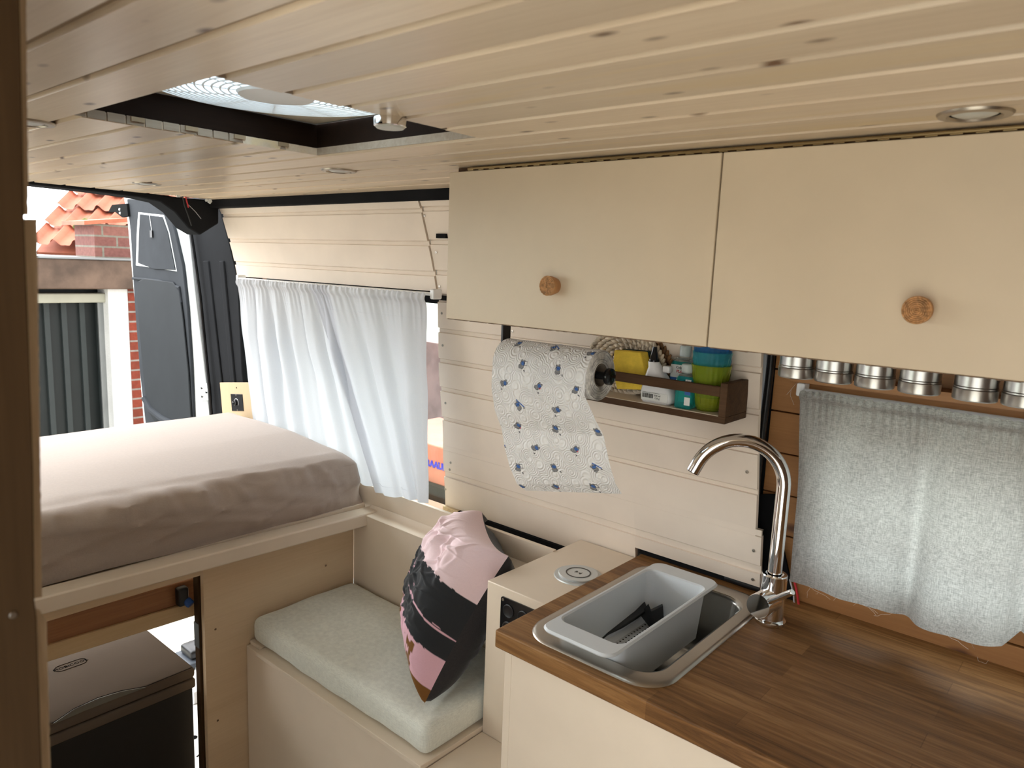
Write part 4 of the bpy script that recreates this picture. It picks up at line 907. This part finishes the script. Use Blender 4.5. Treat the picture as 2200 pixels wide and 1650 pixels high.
m.build('layer_edges',plain('layer edge shade',(.15,.15,.17),.8),t)
m=MB(); m.lathe([(.0215,-.0015),(.0205,-.0015),(.0205,.2)],(rx1-.0005,RY,RZc),(-1,0,0),40,cap=False); m.build('core',M['cardboard'],t)
rowsL=[(1050,790),(1053,830),(1062,880),(1077,918),(1084,960),(1095,1003),(1112,1040),(1130,1054)]
rowsR=[(1255,815),(1262,850),(1278,900),(1297,936),(1304,970),(1312,1005),(1322,1040),(1336,1061)]
ys=[RY-RR-.0004,RY-RR-.0006,RY-RR+.006,RY-RR+.020,RY-RR+.018,RY-RR+.022,RY-RR+.032,RY-RR+.046]
Lp=[P(a,b,y=y) for (a,b),y in zip(rowsL,ys)]; Rp=[P(a,b,y=y) for (a,b),y in zip(rowsR,ys)]
for k_ in (0,1):
    Lp[k_][0]=rx0; Rp[k_][0]=rx1
lens=[0]
for i in range(7): lens.append(lens[-1]+np.linalg.norm(Lp[i+1]-Lp[i]))
TL=lens[-1]
def sheet(u,v):
    s=v*TL; j=min(6,int(np.searchsorted(lens,s,side='right')-1)); j=max(0,j); f=(s-lens[j])/(lens[j+1]-lens[j]); 
    p=(lerp(Lp[j],Lp[j+1],f))*(1-u)+lerp(Rp[j],Rp[j+1],f)*u
    p[1]+=.003*math.sin(u*PI)*math.sin(v*PI)*-1 + .0015*nz(u*4,v*5); return p
NS=340; NT=420
m=MB(); m.grid(sheet,NS,NT); l2=[(i/NS,j/NT) for j in range(NT+1) for i in range(NS+1)]
m.build('hanging_sheet',M['napkin'],t,ang=80,colfn=lambda i,p:motif(l2[i][0]*L_,PI*RR*1.0+.03+l2[i][1]*TL))
# ================================================================ CURTAINS
def rail(p0,p1,lab,r=.0045):
    p0=np.array(p0);p1=np.array(p1); t=thing('curtain_rod',lab,'curtain rod',tuple((p0+p1)/2))
    MB().cyl(p0,p1,r,n=16).build('rod',M['whiteplastic'],t)
    for p in (p0,p1):
        m=MB(); m.rbox(p[0]-.008,p[0]+.008,p[1]-.006,p[1]+.024,p[2]-.013,p[2]+.013,.004,.01); m.build('bracket',M['whiteplastic'],t)
    return t
r0=np.array([-2.352,1.296,1.489]); r1=np.array([-1.378,1.292,1.490])
rail(r0,r1,'thin white curtain rod above the rear side window')
def curtain(name,lab,tl,tr,blpts,mat,npl,amp,seed,hem=.07,nu=260,nv=120,group=None,thick=0,gath=70):
    # tl,tr top ends; blpts bottom polyline (3D points along u)
    us=np.linspace(0,1,len(blpts)); B_=np.array(blpts)
    def bot(u): return np.array([np.interp(u,us,B_[:,k]) for k in range(3)])
    def fn(u,v):
        top=lerp(tl,tr,u); b=bot(u); p=top*(1-v)+b*v
        k=u+.02*nz(u*6,seed)+.012*v*nz(u*9,seed+3)
        am=amp*(.35+.65*min(1,v*3))*(.6+.6*nz(u*5,v*1.3,seed))
        d=am*(math.sin(2*PI*npl*k)+.22*math.sin(2*PI*npl*2.3*k+1.3+v)) 
        g=(.0022*math.sin(2*PI*gath*u+2*nz(u*20,seed)))*max(0,1-v*5)
        if v<.045: d+=-.006*math.sin(PI*v/.045)
        p=p.copy(); p[1]+=d+g-amp*.8; p[0]+=.5*am*math.cos(2*PI*npl*k)
        p[1]+=.0012*nz(u*14,v*9,seed)+.004*nz(u*3,v*5,seed+9)
        p[2]+=(.004*abs(math.sin(PI*gath*u))+.002*nz(u*60,2,seed))*(max(0,1-v*25))
        return p
    t=thing(name,lab,'curtain',tuple((np.array(tl)+np.array(tr))/2-np.array([0,0,.55])),group)
    m=MB(); m.grid(fn,nu,nv); m.build('panel',M[mat],t,ang=180)
    return t,fn
def hemline(t,fn,v,mat,nm):
    m=MB(); n=160
    for i in range(n):
        if i%2: continue
        a=np.array(fn(i/n,v))+np.array([0,-.0006,0]); b=np.array(fn((i+.9)/n,v))+np.array([0,-.0006,0]); m.tube([a,b],.00045,4)
    m.build(nm,M[mat],t,kind='stuff')
# left curtain (far), right curtain (near), grey one
bl=[P(538,905,y=1.345)+np.array([0,0,-.05]),P(620,935,y=1.34)+np.array([0,0,-.05]),P(690,965,y=1.35)+np.array([0,0,-.03]),P(790,1010,y=1.35)]
c1,f1=curtain('white_curtain','pale grey satin curtain hanging at the far half of the rear window',r0+np.array([.012,0,0]),np.array([-1.80,1.296,1.489]),
   [(-2.315,1.335,.93),(-2.15,1.32,.93),(-1.95,1.325,.92),(-1.76,1.315,.92),(-1.58,1.33,.918)],'satin',6.5,.019,2,gath=34)
c2,f2=curtain('white_curtain','pale grey satin curtain at the near half of the rear window',np.array([-1.90,1.287,1.489]),r1+np.array([-.010,-.004,0]),
   [tuple(P(812,1056,y=1.300)),tuple(P(850,1064,y=1.300)),tuple(P(890,1070,y=1.300)),tuple(P(908,1073,y=1.305)),tuple(P(926,1082,y=1.30))],'satin',3.4,.017,11,gath=22)
hemline(c1,f1,.115,'satin','header_stitching'); hemline(c2,f2,.115,'satin','header_stitching'); hemline(c2,f2,.955,'satin','hem_stitching')
# ---------------------------------------------------------------- orange pine wall on the right
m=MB(); OY=1.462; zs=[.86,.945,1.045,1.30,1.385,1.47,1.555,1.64,1.72]
def pb(x0,x1,z0,z1,y=OY): m.box(x0,x1,y,y+.016,z0+.0012,z1-.0012)
pb(-.548,1.2,.86,.962,OY-.004)
for z0,z1 in ((.962,1.045),): pb(-.548,1.2,z0,z1)
for z0,z1 in ((1.045,1.13),(1.13,1.215),(1.215,1.30)): pb(-.548,-.42,z0,z1); pb(.32,1.2,z0,z1)
for z0,z1 in ((1.30,1.385),(1.385,1.47),(1.47,1.555),(1.555,1.64),(1.64,1.72)): pb(-.548,1.2,z0,z1)
m.build('wall_right_front',M['pine'],kind='structure',bevel=.0012)
m=MB(); m.box(-.495,1.0,1.405,1.462,1.372,1.388); m.build('tin_ledge_backing',M['pine']); 
o=bpy.data.objects['tin_ledge_backing']; o.name='trim_11'; o['kind']='structure'
m=MB(); m.box(-.585,-.562,1.448,1.466,1.05,1.49); m.build('trim_12',plain('pale blue-white body metal',(.62,.68,.74),.4),kind='structure',bevel=.003)
m=MB(); m.prism([P(a,b,y=1.448) for a,b in ((1630,1062),(1664,1062),(1676,1150),(1696,1240),(1706,1310),(1620,1310),(1622,1150))],(0,.006,0)); m.box(-.64,-.548,1.47,1.49,.86,1.5); m.build('trim_13',M['black'],kind='structure')
for nm,pts,r,mt,lab in (('black_hose',[(-.556,1.455,1.49),(-.554,1.452,1.38),(-.556,1.450,1.27),(-.558,1.452,1.17),(-.556,1.45,1.10)],.0075,'blackplastic','black foam sleeved hose running down beside the wooden panelling'),
    ('red_cable',[tuple(P(1705,1240,y=1.44)),tuple(P(1712,1270,y=1.44)),tuple(P(1717,1306,y=1.44))],.0024,'redwire','red cable poking up behind the faucet'),
    ('grey_cable',[tuple(P(1697,1245,y=1.442)),tuple(P(1705,1275,y=1.442)),tuple(P(1707,1303,y=1.442))],.0018,'greywire','grey cable beside the red one behind the faucet'),
    ('black_pipe',[(-.60,1.437,.928),(-.56,1.435,.928),(-.515,1.44,.926)],.008,'blackplastic','short black pipe lying under the wall boards behind the sink')):
    q=[]; pts=[np.array(p) for p in pts]
    for i in range(len(pts)-1):
        for j in range(5): q.append(lerp(pts[i],pts[i+1],j/5))
    q.append(pts[-1]); tag(MB().tube(q,r,12).build(nm,M[mt],ang=80),lab,'cable' if 'cable' in nm else 'pipe')
# dark recess under wall boards
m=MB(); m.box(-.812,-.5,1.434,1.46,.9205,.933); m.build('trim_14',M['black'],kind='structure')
g0=np.array(P(1724,838,y=1.405)); g1=np.array([.34,1.405,g0[2]-.003])
rail(g0+np.array([-.004,.004,0]),g1,'thin white rod carrying the grey linen curtain',.004)
bp=[P(1697,1240,y=1.415),P(1760,1262,y=1.412),P(1870,1288,y=1.408),P(1930,1320,y=1.40),P(2000,1345,y=1.40),P(2070,1355,y=1.40),P(2140,1378,y=1.385),P(2180,1352,y=1.40)]
bp=[tuple(p) for p in bp]+[(.10,1.41,.975),(.32,1.41,.975)]
def rearr(pts):   # resample bottom so u matches top x
    X=np.array([p[0] for p in pts]); u=(X-X[0])/(X[-1]-X[0]); us=np.linspace(0,1,30); A_=np.array(pts); return [tuple(np.interp(x,u,A_[:,k]) for k in range(3)) for x in us]
c3,f3=curtain('grey_curtain','grey linen curtain over the small window above the worktop',g0,g1,rearr(bp),'linen',4.6,.027,21,gath=60,nu=420,nv=120)
# loose threads
m=MB(); rn=random.Random(12)
for (a,b) in ((1740,1268),(1775,1272),(1800,1276),(1830,1285),(1850,1290),(1870,1292),(1880,1295),(1925,1320),(2010,1352),(1716,1252),(1845,1280),(1865,1285)):
    p=P(a,b-6,y=1.40); q=[p]; dx=rn.uniform(-.012,.012)
    for k in range(6): q.append(q[-1]+np.array([dx+rn.uniform(-.003,.003),-.0005,-.0035+rn.uniform(-.002,.003)]))
    m.tube(q,.00022,4)
q=[P(2070,1355,y=1.38)+0,P(2085,1378,y=1.39),P(2096,1400,z=.9215),P(2102,1420,z=.9215),P(2118,1426,z=.9215),P(2126,1415,z=.9215),P(2112,1402,z=.9215),P(2096,1398,z=.9215),P(2064,1390,z=.922),P(2034,1385,z=.922)]
m.tube(q,.00025,4)
for pp in ([(1700,835),(1698,850),(1706,870)],[(1712,822),(1697,840),(1690,848)]): m.tube([P(a,b,y=1.455) for a,b in pp],.0003,4)
tag(m.build('loose_threads',M['thread'],kind='stuff'),'frayed pale threads hanging below the grey curtain hem','threads')
# spice tins
tinx=[1697,1777,1866,1963,2085,2196]; labs=['leftmost silver spice tin hanging beside the black hose','second silver spice tin from the left under the cabinet','third silver spice tin from the left under the cabinet','fourth silver spice tin, left of the wider gap','silver spice tin with an oval mark, right of the wider gap','rightmost silver spice tin cut by the picture edge']
ty=1.27; proto=None
for i,(px_,lb_) in enumerate(zip(tinx,labs)):
    py_=[806,822,836,851,865,876][i]; c=P(px_,py_,y=ty-.03); c[1]=ty; c[2]=1.399
    if proto is None:
        proto=thing('spice_tin',lb_,'spice tin',(0,0,0),'spice tins under the cabinet')
        MB().lathe([(.0001,0),(.0275,0),(.0295,.0015),(.030,.004),(.030,.0165),(.0305,.0175),(.0297,.0185)],(0,0,0),n=56).build('lid',M['tin'],proto,ang=30)
        MB().lathe([(.0290,.018),(.0290,.0205),(.0297,.0212),(.0290,.022),(.0290,.064),(.0001,.064)],(0,0,0),n=56).build('body',M['tin'],proto,ang=30)
    o=proto if i==0 else copy_tree(proto); o.location=(c[0],c[1],c[2]); o['label']=lb_
m=MB(); m.box(-.49,.3,1.22,1.33,1.463,1.475); 
m.build('tin_rail',M['walnut'],bpy.data.objects['wall_cabinet'])
# ================================================================ switch plate by the rear pillar
yp=1.330
t=thing('speed_controller','plywood plate with a black rotary speed controller beside the white curtain','controller',tuple(P(500,860,y=yp)))
q=[P(472,822,y=yp),P(540,822,y=yp),P(552,905,y=yp),P(480,915,y=yp)]
MB().prism(q,(0,.010,0)).build('plate',M['paleply'],t,bevel=.001)
q=[P(495,846,y=yp-.002),P(520,847,y=yp-.002),P(523,883,y=yp-.002),P(498,883,y=yp-.002)]; ft=MB().prism(q,(0,.003,0)).build('faceplate',M['blackplastic'],t,bevel=.001)
c=P(508,865,y=yp-.002); MB().lathe([(.010,0),(.0095,.008),(.008,.009),(.0001,.009)],c,(0,-1,0),24).build('dial',M['glossblack'],ft)
m=MB(); m.tube([(c[0]+.0145*math.cos(a),c[1]-.0004,c[2]+.0145*math.sin(a)) for a in np.linspace(-.6,PI*.95,24)],.0007,5); m.tube([(c[0]-.006,c[1]-.0095,c[2]),(c[0]-.010,c[1]-.0095,c[2]+.003)],.0009,5); m.build('dial_marks',M['whiteplastic'],ft)
for pp in ((507,849),(510,881)): MB().lathe([(.003,0),(.0026,.001),(.0001,.0012)],P(*pp,y=yp-.002),(0,-1,0),12).build('screw',M['steel'],ft)
MB().lathe([(.003,0),(.0001,.0003)],P(508,833,y=yp-.0004),(0,-1,0),12).build('hole',M['rubber'],t)
# ================================================================ OPEN REAR DOOR
DY=1.335
t=thing('rear_door','open white van rear door lined with charcoal foam and two inset panels','van door',tuple(P(360,900,y=DY)*np.array([1,1,0])+np.array([0,0,.3])))
sh=[(265,418),(330,418),(350,424),(385,452),(402,484),(419,640),(434,760),(450,900),(455,1000),(318,1000),(308,905),(300,800),(288,640),(274,480)]
MB().prism([P(a,b,y=DY+.012) for a,b in sh],(0,.05,0)).build('shell',M['vanwhite'],t,bevel=.004)
ln=[(272,427),(330,428),(348,434),(362,452),(376,500),(392,570),(402,660),(410,780),(415,905),(416,1000),(322,1000),(312,910),(300,800),(288,640),(280,500)]
MB().prism([P(a,b,y=DY) for a,b in ln],(0,.012,0)).build('foam_lining',M['greyfoam'],t,bevel=.004)
up_=[(297,456),(352,462),(364,500),(380,583),(292,570),(294,500)]
MB().prism([P(a,b,y=DY-.0012) for a,b in up_],(0,.001,0)).build('opening_edge',M['vanwhite'],t)
up2=[(300,460),(348,466),(360,500),(376,580),(330,578),(296,565),(298,500)]
MB().prism([P(a,b,y=DY-.005) for a,b in up2],(0,.003,0)).build('inset_panel',M['greyfoam'],t,bevel=.002)
lo_=[(297,604),(310,598),(370,606),(384,625),(392,680),(404,800),(410,905),(330,905),(315,880),(303,760),(294,640)]
MB().prism([P(a,b,y=DY-.008) for a,b in lo_],(0,.007,0)).build('inset_panel',plain('dark smooth foam panel',(.026,.030,.034),.7,spec=.25,bumpd=.003,bs=5),t,bevel=.003)
MB().tube([P(a,b,y=DY-.002) for a,b in ((286,598),(340,603),(386,618),(390,650))],.006,8).build('foam_fold',M['greyfoam'],t)
MB().tube([P(a,b,y=DY-.006) for a,b in ((312,855),(325,880),(350,900),(375,912))],.016,10).build('foam_roll',M['greyfoam'],t)
MB().prism([P(a,b,y=DY-.010) for a,b in ((240,440),(272,437),(275,464),(262,467),(246,455),(232,456))],(0,.012,0)).build('latch',M['rubber'],t,bevel=.001)
for pp in ((257,450),(258,458)): MB().lathe([(.006,0),(.005,.002),(.0001,.003)],P(*pp,y=DY-.010),(0,-1,0),12).build('latch_bolt',M['chrome'],t)
MB().prism([P(a,b,y=DY+.004) for a,b in ((427,823),(449,824),(451,860),(428,861))],(0,.008,0)).build('hinge_plate',M['vanwhite'],t,bevel=.001)
for pp in ((434,834),(435,852),(444,843)): MB().lathe([(.006,0),(.005,.003),(.0001,.003)],P(*pp,y=DY+.004),(0,-1,0),12).build('hinge_bolt',M['chrome'],t)
p1=P(321,462,y=DY-.006); p2=P(326,495,y=DY-.007); MB().tube([p1,p2],.0012,5).build('pull_string',M['whiteplastic'],t)
MB().box(p2[0]-.010,p2[0]+.010,p2[1]-.004,p2[1],p2[2]-.028,p2[2]).build('string_tab',M['blackplastic'],t)
# seal along pillar
tag(MB().tube([P(a,b,y=DY-.008) for a,b in ((408,490),(416,540),(430,640),(440,740),(449,830),(456,920))],.007,8).build('door_seal',M['blackplastic']),'black rubber door seal running down the rear pillar','seal')
# ================================================================ OUTSIDE
MB().box(-30,12,-25,30,-.64,-.6).build('ground',M['gravel'],kind='structure')
GX=-6.0
t=thing('garage','flat roofed garage with white stucco pier, brown fascia and dark ribbed door','garage',(GX-1.5,1.0,-.6))
def gy(px,x=GX): return P(px,700,x=x)[1]
MB().box(GX-3,GX,gy(235),gy(277),-.6,1.27).build('stucco_pier',M['stucco'],t)
MB().box(GX-3,GX+.01,gy(277)+.0005,gy(277)+2.5,-.6,1.27).build('brick_wall',M['redbrick'],t)
MB().box(GX-3,GX+.06,-3,gy(277)+2.5,1.272,1.49).build('fascia',M['fascia'],t,bevel=.01)
MB().box(GX-3,GX+.07,-3,gy(277)+2.5,1.491,1.505).build('fascia_cap',M['zinc'],t)
MB().box(GX-.25,GX-.2,-3,gy(235)-.001,-.6,1.27).build('door',M['garagedark'],t)
m=MB()
for px_ in (95,132,171,207): y=gy(px_+4,GX-.2); m.box(GX-.2,GX-.17,y-.018,y+.018,-.6,1.17)
m.build('door_ribs',M['ribmetal'],t,kind=None)
MB().box(GX-.2,GX-.05,-3,gy(236),1.165,1.235).build('shutter_box',M['slat'],t,bevel=.008)
m=MB(); y=gy(212,GX-.1); m.box(GX-.12,GX-.1,y,y+.05,-.6,1.17); m.box(GX-.12,GX-.1,y+.07,y+.10,-.6,1.17); m.build('door_track',M['zinc'],t)
# house roof with pantiles
Rp=P(205,546,x=-7.4); hd=np.array([-.75,.66,0]); hd/=np.linalg.norm(hd); ed=np.array([.66,.75,0]); ed/=np.linalg.norm(ed); sl=math.radians(33)
sdv=hd*math.cos(sl)+np.array([0,0,1])*math.sin(sl); nn_=np.cross(ed,sdv); nn_=nn_/np.linalg.norm(nn_); nn_=nn_ if nn_[2]>0 else -nn_
O_=P(72,528,x=-7.2)
t=thing('tiled_roof','orange terracotta pantiled roof rising behind the brown fascia','roof',tuple(O_))
m=MB(); tw,tl_=.17,.30; rows_,cols_=9,30
for r in range(rows_):
    def fn(u,v,r=r):
        s=(u*cols_)*tw; q=(r+v*1.08)*tl_; prof=.028*math.cos(2*PI*u*cols_)+.012*math.cos(4*PI*u*cols_); 
        return O_+ed*(s)+sdv*(q-.0*s)+nn_*(prof+.035*(1-v)+.006*r*0)
    m.grid(fn,cols_*10,3)
m.build('pantiles',M['tile'],t,ang=60)
MB().hexa([O_-nn_*.09+ed*0,O_-nn_*.09+ed*5,O_-nn_*.09+ed*5+sdv*2.7,O_-nn_*.09+sdv*2.7]+[q-nn_*-.03 for q in (O_-nn_*.09,O_-nn_*.09+ed*5,O_-nn_*.09+ed*5+sdv*2.7,O_-nn_*.09+sdv*2.7)]).build('roof_deck',M['tile'],t)
m=MB(); rn=random.Random(2)
for i in range(16):
    p=O_+ed*rn.uniform(.2,2.2)+sdv*rn.uniform(.2,2.0)+nn_*.05; m.lathe([(.0001,-.01),(.03,0),(.02,.02),(.0001,.03)],p,tuple(nn_),10)
m.build('moss_tufts',plain('moss',(.10,.12,.03),.95,var=.3),t)
MB().box(-6.55,-6.15,gy(207,-6.2),gy(300,-6.2),1.506,P(230,482,x=-6.2)[2]).build('brick_upstand',M['brick']); tag(bpy.data.objects['brick_upstand'],'weathered brick upstand with mossy joints above the garage fascia','brick wall')
a=P(180,480,x=-6.14); b=P(275,474,x=-6.14); tag(MB().hexa([(-6.6,a[1],a[2]-.01),(-6.13,a[1],a[2]-.01),(-6.13,b[1],b[2]-.01),(-6.6,b[1],b[2]-.01),(-6.6,a[1],a[2]+.02),(-6.13,a[1],a[2]+.02),(-6.13,b[1],b[2]+.02),(-6.6,b[1],b[2]+.02)]).build('coping_tile',M['tile']),'terracotta coping along the top of the brick upstand','coping')
# beyond the side window
tag(MB().box(-9,2,6.0,6.2,-.6,.62).build('garden_wall',plain('faded pink brick',(.42,.30,.30),.9,var=.2)),'faded pink brick garden wall outside the side window','wall')
t=thing('red_skip','orange red container with blue lettering outside the side window','container',(-4.2,4.4,-.6))
MB().box(-5.0,-3.7,4.0,4.8,-.22,.10).build('body',plain('faded orange red metal',(.62,.20,.12),.5,var=.1),t,bevel=.01)
MB().box(-5.05,-3.65,3.95,4.85,-.6,-.22).build('base',M['black'],t)
text_mb('TRAAUM',.075,(-4.20,3.995,-.06),(1,0,0),(0,0,1),.002,.003).build('lettering',M['blueink'],t,smooth=False)
for o in bpy.data.objects:
    if '_o' in o: del o['_o']
